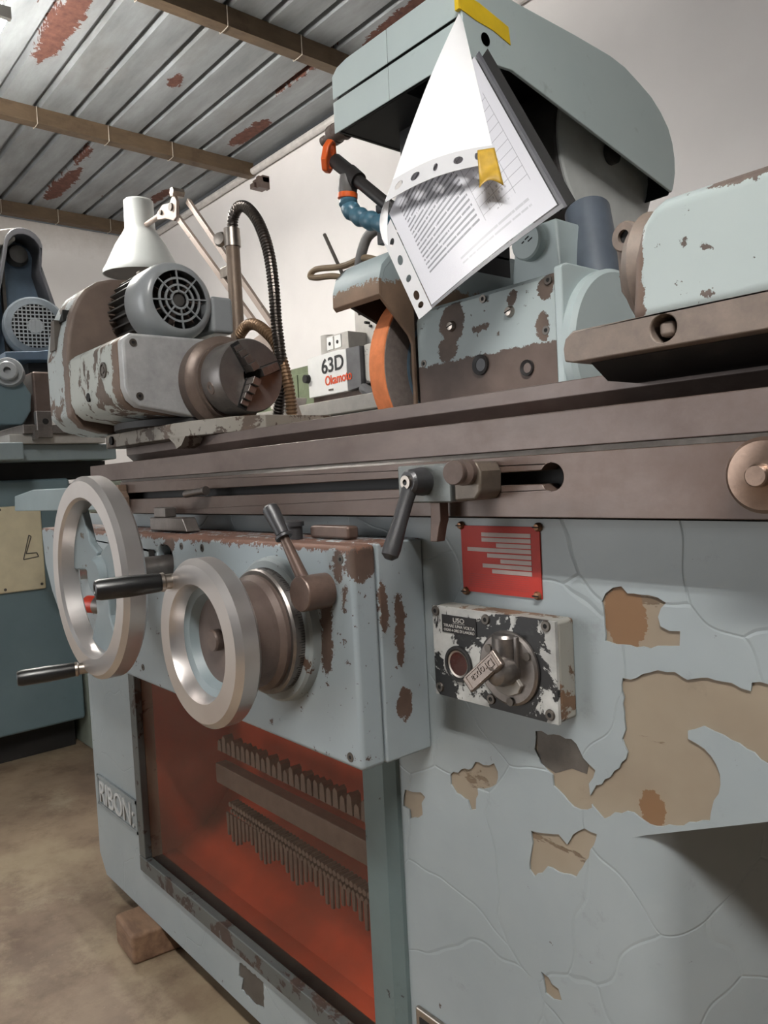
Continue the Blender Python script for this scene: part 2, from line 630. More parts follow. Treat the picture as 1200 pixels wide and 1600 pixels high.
HOLES = [
    [(-0.408, 0.824), (-0.404, 0.832), (-0.396, 0.838), (-0.387, 0.84), (-0.381, 0.834), (-0.369, 0.834), (-0.352, 0.833), (-0.344, 0.829), (-0.349, 0.824), (-0.352, 0.816), (-0.35, 0.808), (-0.342, 0.805), (-0.332, 0.806), (-0.333, 0.793), (-0.348, 0.791), (-0.374, 0.786), (-0.395, 0.786), (-0.406, 0.788), (-0.406, 0.801)],
    [(-0.389, 0.756), (-0.381, 0.756), (-0.369, 0.763), (-0.354, 0.769), (-0.338, 0.77), (-0.327, 0.765), (-0.309, 0.77), (-0.289, 0.769), (-0.274, 0.765), (-0.273, 0.772), (-0.24, 0.776), (-0.22, 0.77), (-0.235, 0.74), (-0.24, 0.705), (-0.262, 0.709), (-0.279, 0.717), (-0.297, 0.724), (-0.314, 0.728), (-0.328, 0.721), (-0.328, 0.714), (-0.314, 0.709), (-0.304, 0.698), (-0.301, 0.682), (-0.307, 0.667), (-0.311, 0.648), (-0.355, 0.629), (-0.367, 0.627), (-0.383, 0.633), (-0.403, 0.627), (-0.415, 0.617), (-0.427, 0.626), (-0.430, 0.634), (-0.425, 0.642), (-0.412, 0.656), (-0.396, 0.671), (-0.387, 0.688), (-0.392, 0.699), (-0.388, 0.709), (-0.39, 0.732)],
    [(-0.492, 0.684), (-0.469, 0.686), (-0.448, 0.686), (-0.439, 0.677), (-0.429, 0.666), (-0.422, 0.662), (-0.430, 0.647), (-0.429, 0.636), (-0.4275, 0.624), (-0.441, 0.618), (-0.455, 0.622), (-0.472, 0.633), (-0.473, 0.644), (-0.487, 0.652), (-0.494, 0.665)],
    [(-0.618, 0.605), (-0.6, 0.616), (-0.583, 0.622), (-0.578, 0.63), (-0.566, 0.63), (-0.55, 0.636), (-0.545, 0.628), (-0.548, 0.614), (-0.56, 0.606), (-0.576, 0.601), (-0.58, 0.576), (-0.588, 0.573), (-0.592, 0.583), (-0.61, 0.586), (-0.618, 0.594)],
    [(-0.698, 0.565), (-0.684, 0.566), (-0.669, 0.57), (-0.662, 0.566), (-0.669, 0.557), (-0.668, 0.543), (-0.677, 0.536), (-0.691, 0.531), (-0.692, 0.542), (-0.703, 0.543)],
    [(-0.503, 0.577), (-0.486, 0.58), (-0.468, 0.585), (-0.458, 0.578), (-0.451, 0.59), (-0.437, 0.601), (-0.423, 0.6), (-0.427, 0.588), (-0.433, 0.574), (-0.441, 0.561), (-0.449, 0.548), (-0.464, 0.546), (-0.484, 0.546), (-0.501, 0.529), (-0.507, 0.534), (-0.503, 0.559)],
    [(-0.498, 0.43), (-0.488, 0.428), (-0.484, 0.423), (-0.476, 0.422), (-0.472, 0.411), (-0.483, 0.407), (-0.493, 0.409)],
    [(-1.15, 0.137), (-1.141, 0.14), (-1.072, 0.14), (-1.074, 0.094), (-1.109, 0.087), (-1.148, 0.091), (-1.141, 0.113), (-1.155, 0.111)],
]


def jag(poly, amp=0.0016, step=0.006):
    out = []
    rnd = random.Random(len(poly))
    for i in range(len(poly)):
        a, b = Vector(poly[i]), Vector(poly[(i + 1) % len(poly)])
        n = max(1, int((b - a).length / step))
        nor = Vector((-(b - a).y, (b - a).x)).normalized()
        for k in range(n):
            p = a.lerp(b, k / n)
            if k:
                p += nor * rnd.uniform(-amp, amp)
            out.append((p.x, p.y))
    return out


WIN = [(-1.50, 0.195), (-0.765, 0.195), (-0.765, 0.57), (-1.50, 0.57)]
OUT = [(-1.765, 0.062), (-0.385, 0.062), (-0.385, 0.609), (-0.37, 0.6165), (-0.26, 0.664), (-0.12, 0.71), (0.5, 0.71), (0.5, 0.9), (-1.80, 0.9), (-1.80, 0.105)]
mb = MB()
mb.sheet(OUT, [WIN], 'y', 0.607, 0.63)
mb.box(-1.80, -1.53, 0.63, 0.92, 0.1, 0.9)
mb.box(-1.53, -0.74, 0.82, 1.15, 0.064, 0.9)
mb.box(-1.53, -0.74, 0.63, 0.82, 0.62, 0.9)
mb.box(-1.53, -0.74, 0.63, 0.82, 0.064, 0.14)
mb.box(-0.74, -0.385, 0.63, 1.15, 0.064, 0.9)
mb.prism([(-0.385, 0.609), (-0.37, 0.6165), (-0.26, 0.664), (-0.12, 0.71), (0.5, 0.71), (0.5, 0.9), (-0.385, 0.9)], 'y', 0.63, 1.15)
obj('bed_casting', mb, M['filler'], bed, label='bare grey-brown filler under the peeled paint')
# set-back niche beside the front face: rounded vertical edge running back
prof = [(-0.3862, 0.6049)]
for k in range(1, 11):
    a = k / 10 * math.radians(62)
    prof.append((-0.3862 + 0.045 * math.sin(a), 0.6049 + 0.045 * (1 - math.cos(a))))
prof += [(-0.30, 0.714), (-0.24, 0.827), (-0.20, 0.89), (-0.14, 0.94), (-0.06, 0.96), (0.5, 0.965), (0.5, 1.149), (-0.3862, 1.149)]


def under(x):
    K = [(-0.40, 0.609), (-0.385, 0.609), (-0.37, 0.6165), (-0.26, 0.664), (-0.12, 0.71), (0.6, 0.71)]
    for (a, za), (b, zb) in zip(K, K[1:]):
        if a <= x <= b:
            return za + (zb - za) * (x - a) / (b - a)
    return 0.71


mb = MB().prism(prof, 'z', 0.062, 0.70)
for v in mb.bm.verts:
    if v.co.z > 0.5:
        v.co.z = under(v.co.x) - 0.0002
obj('niche_wall', mb, M['bed_paint'], bed, angle=25)
# thick paint skin, peeled away in patches
mb = MB()
mb.sheet(OUT, [WIN] + [jag(h) for h in HOLES], 'y', 0.605, 0.607)
obj('paint_skin', mb, M['bed_paint'], bed, label='pale blue paint skin peeled away in ragged patches')
obj('end_paint', MB().box(-1.802, -1.8, 0.606, 0.92, 0.1, 0.9), M['bed_body'], bed)
# dark bare iron in the flake below the switch panel
mb = MB()
mb.prism([(-0.492, 0.684), (-0.448, 0.686), (-0.43, 0.667), (-0.433, 0.655), (-0.45, 0.656), (-0.47, 0.646), (-0.49, 0.652)], 'y', 0.6066, 0.6072)
obj('bare_iron', mb, M['metal_dark'], bed)
mb = MB()
mb.prism([(-1.155, 0.14), (-1.07, 0.14), (-1.072, 0.09), (-1.11, 0.086), (-1.15, 0.09)], 'y', 0.6066, 0.6072)
obj('bare_iron', mb, M['metal_dark'], bed)

# window with red interior
M['red_in'] = plain('orange_red_enamel', (212, 74, 34), 0.4, var=0.2, scale=6)
mb = MB()
x0, x1, z0, z1, yb = -1.50, -0.765, 0.195, 0.57, 0.80
mb.box(x0, x1, yb, yb + 0.01, z0, z1)
mb.box(x0 - 0.01, x0, 0.63, yb, z0, z1)
mb.box(x1, x1 + 0.01, 0.63, yb, z0, z1)
mb.box(x0, x1, 0.607, yb, z0 - 0.01, z0)
mb.box(x0, x1, 0.607, yb, z1, z1 + 0.01)
mb.prism([(0.66, z0), (yb, z0), (yb, z0 + 0.10), (0.75, z0 + 0.045)], 'x', x0, x1)
obj('window_recess', mb, M['red_in'], bed, label='orange-red painted compartment behind the dusty window')
M['teal_frame'] = chipped('teal_steel_frame', (104, 120, 120), (58, 50, 46), 0.66, 26, 0.42, paint2=(84, 98, 99))
M['frame_steel'] = chipped('dark_frame_steel', (92, 95, 93), (70, 54, 46), 0.55, 16, 0.42, paint2=(74, 78, 77))
fr = MB()
fr.box(-1.528, -1.498, 0.5925, 0.6075, 0.1975, 0.635)
obj('window_frame', fr, M['frame_steel'], bed, bevel=0.002)
obj('window_frame', MB().box(-1.528, -0.71, 0.592, 0.6075, 0.165, 0.197), M['frame_steel'], bed, bevel=0.002)
obj('window_frame', MB().prism([(-0.767, 0.607), (-0.767, 0.594), (-0.735, 0.590), (-0.722, 0.5905), (-0.708, 0.600), (-0.706, 0.607)], 'z', 0.166, 0.635), M['teal_frame'], bed, angle=12)
# mechanism seen behind the glass
M['mech'] = steel('dusty_mechanism', (126, 106, 94), 0.5, metal=0.2, dirt=(86, 66, 56))
mech = obj('rack_bar', MB().box(-1.41, -0.775, 0.715, 0.74, 0.345, 0.385), M['mech'], bed, bevel=0.002)
for k in range(34):
    x = -1.395 + k * 0.0185
    hgt = 0.018 + 0.012 * abs(math.sin(k * 1.7))
    obj('scallop', MB().prism([(x, 0.415), (x + 0.015, 0.415), (x + 0.013, 0.415 + hgt), (x + 0.007, 0.42 + hgt), (x + 0.002, 0.415 + hgt)], 'y', 0.715, 0.735), M['mech'], mech)
for k in range(52):
    x = -1.34 + k * 0.0110
    z = 0.322 - 0.02 * (k / 52)
    obj('chain_link', MB().cyl((x, 0.705, z), (x, 0.725, z), 0.0052, n=8).cyl((x + 0.003, 0.706, z - 0.013), (x + 0.003, 0.724, z - 0.013), 0.0042, n=8), M['mech'], mech)
for k in range(40):
    x = -1.37 + k * 0.0150
    L_ = 0.045 + 0.012 * math.sin(k * 0.9)
    obj('brush_tuft', MB().prism([(x, 0.296), (x + 0.010, 0.296), (x + 0.008, 0.296 - L_), (x + 0.002, 0.296 - L_)], 'y', 0.712, 0.716), M['mech'], mech)


def glass_mat():
    t = NT('dusty_window_pane', 0.15)
    tr = t.n('ShaderNodeBsdfTransparent')
    tr.inputs[0].default_value = (0.97, 0.96, 0.95, 1)
    gl = t.n('ShaderNodeBsdfGlossy')
    gl.inputs['Roughness'].default_value = 0.22
    df = t.n('ShaderNodeBsdfDiffuse')
    df.inputs[0].default_value = lin((120, 100, 88))
    m1 = t.n('ShaderNodeMixShader')
    t.put(m1.inputs[0], t.fmix(t.noise(5, 6), 0.0, 0.14))
    t.put(m1.inputs[1], tr.outputs[0])
    t.put(m1.inputs[2], df.outputs[0])
    m2 = t.n('ShaderNodeMixShader')
    fz = t.n('ShaderNodeLayerWeight')
    fz.inputs[0].default_value = 0.5
    t.put(m2.inputs[0], t.math('ADD', t.math('MULTIPLY', t.math('POWER', fz.outputs['Facing'], 4.0), 0.35), 0.02))
    t.put(m2.inputs[1], m1.outputs[0])
    t.put(m2.inputs[2], gl.outputs[0])
    t.put(t.t.nodes['Material Output'].inputs[0], m2.outputs[0])
    return t.m


M['pane'] = glass_mat()
obj('window_pane', MB().box(-1.4995, -0.7655, 0.6075, 0.6105, 0.1955, 0.5695), M['pane'], bed)

# name plate RIBON cast on the left of the front
M['plate_grey'] = plain('cast_plate', (142, 148, 149), 0.5)
pl = obj('name_plate', MB().box(-1.772, -1.548, 0.602, 0.6055, 0.229, 0.299), M['plate_grey'], bed, bevel=0.002)
rim = MB()
for a, b, c, d in ((-1.772, -1.548, 0.293, 0.299), (-1.772, -1.548, 0.229, 0.235), (-1.772, -1.767, 0.229, 0.299), (-1.553, -1.548, 0.229, 0.299)):
    rim.box(a, b, 0.5995, 0.6025, c, d)
obj('plate_rim', rim, M['plate_grey'], pl)
text('lettering', 'RIBON:', 0.072, plain('cast_letter', (196, 197, 196), 0.45), pl, (-1.762, 0.601, 0.239), (1, 0, 0), (0, 0, 1), 0.0025, sx=0.86)
# chrome badge low on the front
bd = obj('badge', MB().box(-0.693, -0.60, 0.599, 0.6055, 0.222, 0.297), M['nickel'], bed, bevel=0.003)
obj('badge_field', MB().box(-0.685, -0.608, 0.5982, 0.5995, 0.23, 0.287), M['dark'], bd)

# lifting flange beside the way, left
M['flange_blue'] = chipped('flange_paint', (164, 178, 180), (92, 78, 66), 0.68, 22, 0.45, fine=(0.7, 60), halves=[('z', 0.106, 1)])
mb = MB().prism([(-2.36, 0.902), (-1.72, 0.906), (-1.72, 0.958), (-2.18, 0.960), (-2.35, 0.945)], 'y', 0.62, 0.80)
obj('bed_flange', mb, M['bed_body'], bed, bevel=0.003)
obj('way_cover', MB().box(-1.52, 0.45, 0.66, 1.14, 0.9, 0.906), M['dark'], bed)

# red instruction plate
M['redplate'] = plain('red_enamel_plate', (188, 48, 34), 0.6, var=0.1, scale=10)
M['strip'] = plain('blank_strip', (186, 168, 162), 0.5, var=0.08)
rp = obj('instruction_plate', MB().box(-0.582, -0.4755, 0.6035, 0.6052, 0.8205, 0.892), M['redplate'], bed, label='red enamel plate with eight blanked-out text lines')
bars = [(-0.552, 0.885), (-0.552, 0.8795), (-0.532, 0.874), (-0.573, 0.8688), (-0.545, 0.863), (-0.527, 0.8575), (-0.552, 0.852), (-0.539, 0.8465)]
for xl, z in bars:
    obj('text_bar', MB().box(xl, -0.4865, 0.6031, 0.6036, z - 0.0042, z), M['strip'], rp)
for k in range(7):
    obj('faint_line', MB().box(-0.573, -0.49, 0.6033, 0.6036, 0.8265 + k * 0.0022, 0.8269 + k * 0.0022), plain('faint_print', (150, 36, 26), 0.4), rp)
for x, z in ((-0.5815, 0.892), (-0.477, 0.892), (-0.578, 0.8205), (-0.4805, 0.8235)):
    s = obj('plate_screw', MB().lathe([(0.0001, -0.003), (0.003, -0.0025), (0.0045, 0), (0.0045, 0.003)], (x, 0.6025, z), (0, 1, 0), 14), M['copper'], rp)
    obj('screw_slot', MB().box(x - 0.004, x + 0.004, 0.5990, 0.5996, z - 0.0006, z + 0.0006), M['hole'], s)

# ------------------------------------------------------------------ lubrication pump panel
M['panel'] = chipped('black_panel_worn_white', (20, 20, 21), (204, 204, 200), 0.50, 15, 0.4, paint2=(16, 16, 17), off=(0.3, 0.2, 0.1), fine=(0.66, 70))
M['panel_side'] = chipped('panel_side_dirty', (160, 158, 150), (120, 92, 70), 0.55, 18, 0.5)
pn = obj('pump_panel', MB().prism([(-0.603, 0.709), (-0.4395, 0.709), (-0.4395, 0.8065), (-0.603, 0.8065)], 'y', 0.575, 0.579), M['panel'], bed, label='black enamel panel worn through to white')
mb = MB().prism([(-0.603, 0.709), (-0.4395, 0.709), (-0.4395, 0.8065), (-0.603, 0.8065)], 'y', 0.579, 0.6055)
obj('panel_body', mb, M['panel_side'], pn, bevel=0.004)
for x, z in ((-0.5975, 0.8012), (-0.5253, 0.7994), (-0.4497, 0.8015), (-0.5961, 0.7176), (-0.5222, 0.7183), (-0.4487, 0.717)):
    s = obj('socket_screw', MB().lathe([(0.0024, 0.003), (0.0024, 0.0), (0.0048, 0.0), (0.0055, 0.0012), (0.0055, 0.004), (0.0024, 0.004)], (x, 0.5732, z), (0, 1, 0), 18, closed=True), M['screw'], pn)
    obj('socket', MB().cyl((x, 0.5735, z), (x, 0.5765, z), 0.0026, n=6), M['hole'], s)
tg = obj('label_tag', MB().box(-0.588, -0.5385, 0.5742, 0.5752, 0.7795, 0.7985), M['dark'], pn, label='small black engraved label tag')
mtxt = plain('tag_letters', (190, 186, 180), 0.5)
text('lettering', 'USO', 0.0068, mtxt, tg, (-0.5632, 0.5741, 0.7917), (1, 0, 0), (0, 0, 1), 0.0002, sx=1.25, align='CENTER')
obj('underline', MB().box(-0.572, -0.5545, 0.5740, 0.5743, 0.7903, 0.7906), mtxt, tg)
text('lettering', 'TIRARE UNA VOLTA', 0.0045, mtxt, tg, (-0.5632, 0.5741, 0.7858), (1, 0, 0), (0, 0, 1), 0.0002, sx=1.1, align='CENTER')
text('lettering', 'OGNI 4 ORE DI LAVORO', 0.0042, mtxt, tg, (-0.5632, 0.5741, 0.7812), (1, 0, 0), (0, 0, 1), 0.0002, sx=0.95, align='CENTER')
# sight glass
sg = obj('sight_glass_ring', MB().lathe([(0.0135, 0.012), (0.0135, 0.001), (0.016, -0.0015), (0.019, -0.0015), (0.0195, 0.0), (0.0195, 0.012)], (-0.566, 0.574, 0.7475), (0, 1, 0), 36, closed=True), plain('black_ring', (34, 33, 33), 0.3), pn)
obj('inner_ring', MB().lathe([(0.0125, 0.009), (0.0125, 0.0), (0.0145, -0.0005), (0.0145, 0.009)], (-0.566, 0.574, 0.7475), (0, 1, 0), 32, closed=True), M['nickel'], sg)
obj('sight_glass', MB().cyl((-0.566, 0.5742, 0.7475), (-0.566, 0.5749, 0.7475), 0.0126, n=28), plain('oil_red', (60, 22, 18), 0.15), sg)
# pump lever
dc = obj('pump_flange', MB().lathe([(0.0001, -0.003), (0.0345, -0.003), (0.0372, -0.001), (0.0372, 0.003)], (-0.4965, 0.5735, 0.7545), (0, 1, 0), 48), M['steel'], pn, label='round steel pump flange')
sub = M['steel']
obj('pump_barrel', MB().lathe([(0.013, 0), (0.0135, 0.034), (0.0115, 0.037), (0.0001, 0.0372)], (-0.497, 0.571, 0.752), (0, 0, 1), 24), sub, dc)
obj('pump_rib', MB().box(-0.4835, -0.4785, 0.566, 0.571, 0.757, 0.789), sub, dc, bevel=0.0015)
obj('pump_hub', MB().lathe([(0.0145, 0.012), (0.0145, -0.004), (0.012, -0.012), (0.008, -0.0145), (0.0001, -0.0146)], (-0.493, 0.561, 0.7545), (0, 1, 0), 28), sub, dc)
obj('pump_lug', MB().prism([(-0.513, 0.738), (-0.505, 0.731), (-0.492, 0.728), (-0.480, 0.733), (-0.476, 0.741), (-0.482, 0.748), (-0.505, 0.748)], 'y', 0.566, 0.5715), plain('cast_lug', (150, 145, 138), 0.5, 0.3), dc, bevel=0.001)
for x, z in ((-0.5185, 0.772), (-0.4695, 0.7705), (-0.4925, 0.7225)):
    s = obj('flange_screw', MB().cyl((x, 0.5705, z), (x, 0.568, z), 0.0042, n=16), M['screw'], dc)
a_ = Vector((-0.4855, 0.548, 0.7725))
b_ = Vector((-0.5215, 0.541, 0.7395))
ux = (b_ - a_).normalized()
uy = Vector((ux.z, 0, -ux.x)).normalized() * -1
uz = ux.cross(uy).normalized()
lv = MB()
for t0, t1, w0, w1 in ((0, 1, 0.0095, 0.0085),):
    c0, c1 = a_, b_
    vs = []
    for c, w in ((c0, w0), (c1, w1)):
        for sx_, sz_ in ((-1, -1), (1, -1), (1, 1), (-1, 1)):
            vs.append(lv.bm.verts.new(c + uy * sx_ * w + uz * sz_ * 0.0035))
    for f in ((0, 1, 2, 3), (7, 6, 5, 4), (0, 4, 5, 1), (1, 5, 6, 2), (2, 6, 7, 3), (3, 7, 4, 0)):
        lv.face([vs[i] for i in f])
lvo = obj('pump_lever', lv, M['lever_nickel'], pn, bevel=0.0022, label='nickel-plated pump lever with raised lettering')
fr_n = uz if uz.y < 0 else -uz
rimm = MB()
for s_ in (-1, 1):
    rimm.obox((a_ + b_) / 2 + uy * s_ * 0.0068 + fr_n * 0.0036, ux, uy, uz, 0.040, 0.0014, 0.0014)
    rimm.obox((a_ if s_ < 0 else b_) + ux * (0.005 if s_ < 0 else -0.005) + fr_n * 0.0036, ux, uy, uz, 0.0014, 0.013, 0.0014)
obj('lever_rim', rimm, M['lever_nickel'], lvo)
tx = ux
ty = fr_n.cross(tx).normalized()
text('lettering', 'Dropsa', 0.0115, M['lever_nickel'], lvo, a_ + ux * 0.0065 - ty * 0.0038 + fr_n * 0.0036, tx, ty, 0.0009, sx=0.95)
obj('lever_neck', MB().cyl((-0.493, 0.560, 0.7545), (-0.4905, 0.546, 0.766), 0.0085, 0.008, 18), M['lever_nickel'], lvo)

# ------------------------------------------------------------------ apron gearbox
GREY = (160, 172, 177)
M['gear_front'] = chipped('apron_paint', (154, 164, 168), (98, 80, 70), 0.735, 30, 0.36, paint2=(142, 153, 158), fine=(0.63, 55),
                          spots=[((0.36 + 0.9 - 1.0, -0.35, 0.80), (0.0001, 0.0001, 0.0001)),
                                 ((-0.697 + 0.9, 0.5 - 0.85, 0.80), (0.012, 0.03, 0.028)), ((-0.70 + 0.9, 0.5 - 0.85, 0.76), (0.012, 0.03, 0.03)),
                                 ((-1.09 + 0.9, 0.5 - 0.85, 0.862), (0.022, 0.03, 0.010)), ((-0.67 + 0.9, 0.5 - 0.85, 0.855), (0.008, 0.03, 0.022)),
                                 ((-0.66 + 0.9, 0.5 - 0.85, 0.82), (0.005, 0.03, 0.014)),
                                 ((-0.645 + 0.9, 0.51 - 0.85, 0.865), (0.012, 0.03, 0.03))],
                          halves=[('z', 0.871, 1)], halfcol=(118, 86, 72), warp_amp=0.022)
M['gear_rear'] = chipped('apron_rear_paint', (154, 164, 168), (104, 82, 70), 0.73, 18, 0.38, fine=(0.66, 55),
                         spots=[((-0.645 + 0.9, 0.563 - 0.85, 0.775), (0.03, 0.0075, 0.042)), ((-0.645 + 0.9, 0.5656 - 0.85, 0.692), (0.03, 0.012, 0.018)),
                                ((-0.645 + 0.9, 0.541 - 0.85, 0.805), (0.03, 0.006, 0.03))],
                         halves=[('z', 0.8755, 1)], halfcol=(118, 86, 72), warp_amp=0.016)
prof = [(-0.645, 0.6305), (-0.645, 0.8765), (-1.715, 0.8765), (-1.705, 0.80), (-1.674, 0.745), (-1.60, 0.665), (-1.52, 0.6305)]
hole_ring = lambda cx, cz, r, n=28: [(cx + r * math.cos(2 * PI * k / n), cz + r * math.sin(2 * PI * k / n)) for k in range(n)]
mb = MB()
mb.sheet(prof, [hole_ring(-1.11, 0.836, 0.026)], 'y', 0.5, 0.5345)
gb = obj('apron_cover', mb, M['gear_front'], bed, bevel=0.006, seg=3, label='chipped grey apron cover with brown worn top edge')
obj('apron_housing', MB().prism(prof, 'y', 0.5355, 0.604), M['gear_rear'], bed, bevel=0.003)
obj('shaft_bore', MB().cyl((-1.11, 0.534, 0.836), (-1.11, 0.52, 0.836), 0.027), M['hole'], gb)
for x, z in ((-0.6645, 0.862), (-0.6655, 0.643), (-0.985, 0.862), (-1.05, 0.862), (-1.22, 0.655), (-1.3, 0.862)):
    s = obj('socket_screw', MB().lathe([(0.0022, 0.002), (0.0022, 0), (0.0052, 0), (0.0056, 0.001), (0.0056, 0.002)], (x, 0.4992, z), (0, 1, 0), 16, closed=True), M['screw'], gb)
    obj('socket', MB().cyl((x, 0.4993, z), (x, 0.501, z), 0.0024, n=6), M['hole'], s)
obj('oil_plug', MB().cyl((-1.045, 0.5, 0.755), (-1.045, 0.497, 0.755), 0.0085, n=18), M['steel_brown'], gb)
obj('index_hole', MB().box(-1.165, -1.145, 0.4985, 0.5005, 0.84, 0.853), M['hole'], gb)


def handwheel(name, c, r, width, label, dish, hub_col, grip_ang, grip_len, spokes):
    """rim lathe, dished web, hub and turning grip; axis along y, c on the front face"""
    root = obj(name, MB().lathe([(r * 0.76, 0.006), (r * 0.775, 0.0), (r * 0.95, 0.0), (r, 0.008), (r, width - 0.008), (r * 0.96, width), (r * 0.84, width), (r * 0.76, width * 0.75)],
                                c, (0, 1, 0), 80, closed=True), M['chrome'], bed, label=label)
    return root


M['web_paint'] = chipped('handwheel_web', (134, 145, 148), (110, 96, 82), 0.62, 20, 0.45, paint2=(112, 124, 128))
W1 = Vector((-1.115, 0.38, 0.825))
hw1 = obj('handwheel', MB().lathe([(0.112, 0.004), (0.116, 0.0), (0.1395, 0.0), (0.146, 0.0065), (0.146, 0.028), (0.140, 0.033), (0.118, 0.033), (0.108, 0.028)], W1, (0, 1, 0), 96, closed=True), M['chrome'], bed, label='large polished steel handwheel rim')
web = MB()
for k in range(3):
    a = math.radians(30 + 120 * k)
    pts = []
    for rr, da in ((0.118, -0.50), (0.118, -0.25), (0.118, 0), (0.118, 0.25), (0.118, 0.50), (0.06, 0.42), (0.035, 0.9), (0.02, 0), (0.035, -0.9), (0.06, -0.42)):
        pts.append((W1.x + rr * math.cos(a + da), W1.z + rr * math.sin(a + da)))
    web.prism(pts, 'y', W1.y + 0.022, W1.y + 0.034)
obj('spoke_web', web, M['web_paint'], hw1, bevel=0.003)
obj('hub', MB().lathe([(0.0001, 0.012), (0.024, 0.012), (0.03, 0.018), (0.036, 0.05), (0.03, 0.055)], W1, (0, 1, 0), 32), M['web_paint'], hw1)
obj('shaft', MB().lathe([(0.021, 0.05), (0.021, 0.150)], W1, (0, 1, 0), 28), M['steel'], hw1)
g0, g1 = Vector((-1.154, 0.386, 0.6885)), Vector((-1.187, 0.300, 0.6863))


def grip(parent, p0, p1, r):
    d = (p1 - p0)
    L = d.length
    f = obj('grip_ferrule', MB().lathe([(r * 0.8, -0.004), (r * 0.8, 0.008), (r * 1.02, 0.010), (r * 1.02, 0.0135)], p0, d, 24), M['nickel'], parent)
    g = obj('grip', MB().lathe([(r * 0.92, 0.0135), (r, 0.017), (r * 1.12, L * 0.55), (r * 1.1, L - 0.006), (r * 0.98, L - 0.001), (r * 0.85, L), (r * 0.6, L), (r * 0.55, L - 0.003), (0.0001, L - 0.003)], p0, d, 28), M['black_plastic'], parent, label='black turning grip')
    obj('grip_screw', MB().cyl(p1 - d.normalized() * 0.003, p1 - d.normalized() * 0.001, r * 0.5, n=16), M['screw'], g)
    return g


grip(hw1, Vector((-1.150, 0.383, 0.689)), Vector((-1.176, 0.296, 0.6865)), 0.0105)

W2 = Vector((-0.797, 0.389, 0.771))
hw2 = obj('handwheel', MB().lathe([(0.0655, 0.006), (0.068, 0.0), (0.090, 0.0), (0.0968, 0.007), (0.0968, 0.025), (0.092, 0.030), (0.072, 0.030), (0.062, 0.024)], W2, (0, 1, 0), 96, closed=True), M['chrome'], bed, label='smaller polished steel handwheel rim')
obj('dish', MB().lathe([(0.066, 0.016), (0.055, 0.020), (0.048, 0.034), (0.044, 0.036), (0.044, 0.042), (0.070, 0.030)], W2, (0, 1, 0), 56, closed=True), M['web_paint'], hw2)
obj('hub', MB().lathe([(0.0001, 0.020), (0.011, 0.020), (0.0125, 0.022), (0.0125, 0.034), (0.030, 0.038), (0.05, 0.040), (0.05, 0.044)], W2, (0, 1, 0), 40), M['steel_brown'], hw2)
obj('drum', MB().lathe([(0.060, 0.030), (0.0635, 0.034), (0.0635, 0.072), (0.069, 0.078), (0.069, 0.083)], W2, (0, 1, 0), 64), M['steel_brown'], hw2, label='brown patinated handwheel drum')
sc = obj('graduated_ring', MB().lathe([(0.060, 0.083), (0.0735, 0.083), (0.0755, 0.086), (0.0755, 0.098), (0.060, 0.098)], W2, (0, 1, 0), 72), M['steel'], hw2, label='graduated steel scale ring')
for k in range(64):
    a = -0.9 + k * 0.042
    e = Vector((math.cos(a), 0, math.sin(a)))
    ta = Vector((-math.sin(a), 0, math.cos(a)))
    ln = 0.008 if k % 5 == 0 else 0.005
    obj('graduation', MB().obox(W2 + e * 0.0756 + Vector((0, 0.0975 - ln / 2, 0)), e, (0, 1, 0), ta, 0.0004, ln, 0.0005), M['hole'], sc)
M['ring_paint'] = chipped('ring_paint', (152, 160, 161), (104, 80, 66), 0.58, 22, 0.4)
obj('index_flange', MB().lathe([(0.07, 0.098), (0.084, 0.098), (0.087, 0.101), (0.089, 0.1115), (0.07, 0.1115)], W2, (0, 1, 0), 72), M['ring_paint'], gb)
grip(hw2, Vector((-0.853, 0.392, 0.8385)), Vector((-0.872, 0.307, 0.8372)), 0.0112)

# feed lever on the apron
M['lever_brown'] = steel('brown_lever_steel', (112, 93, 84), 0.4, metal=0.35, dirt=(88, 68, 58), dirt_amt=0.55)
lb = obj('feed_lever', MB().lathe([(0.0001, -0.0015), (0.0185, -0.0015), (0.0195, 0.0), (0.0195, 0.034)], (-0.689, 0.462, 0.827), (0, 1, 0), 36), M['lever_brown'], bed, label='brown steel feed lever with round boss')
obj('lever_arm', MB().cyl((-0.691, 0.470, 0.838), (-0.716, 0.460, 0.893), 0.0075, 0.0052, 16), M['lever_brown'], lb)
obj('lever_knob', MB().lathe([(0.0055, 0), (0.0075, 0.002), (0.0095, 0.03), (0.009, 0.036), (0.0068, 0.0385), (0.0001, 0.039)], (-0.714, 0.4605, 0.890), (-0.022, -0.004, 0.036), 20), M['handle_dark'], lb)
obj('lever_washer', MB().lathe([(0.006, 0), (0.0098, 0), (0.0098, 0.003), (0.006, 0.003)], (-0.7125, 0.4605, 0.8875), (-0.022, -0.004, 0.036), 18, closed=True), M['handle_dark'], lb)
# fittings on top of the apron
ft = obj('stop_dog', MB().prism([(-1.235, 0.8785), (-1.10, 0.8785), (-1.115, 0.9), (-1.235, 0.9)], 'y', 0.534, 0.558), M['steel'], bed, bevel=0.002, label='small worn steel stop block')
obj('dog_top', MB().box(-1.222, -1.178, 0.536, 0.556, 0.9, 0.9165), M['steel'], ft, bevel=0.002)
ft = obj('pivot_stub', MB().lathe([(0.011, 0), (0.011, 0.0165), (0.0135, 0.0165), (0.0135, 0.022), (0.006, 0.024)], (-0.805, 0.535, 0.8765), (0, 0, 1), 24), M['handle_dark'], bed)
obj('trip_bar', MB().box(-0.79, -0.712, 0.548, 0.566, 0.877, 0.893), M['lever_brown'], bed, bevel=0.004)
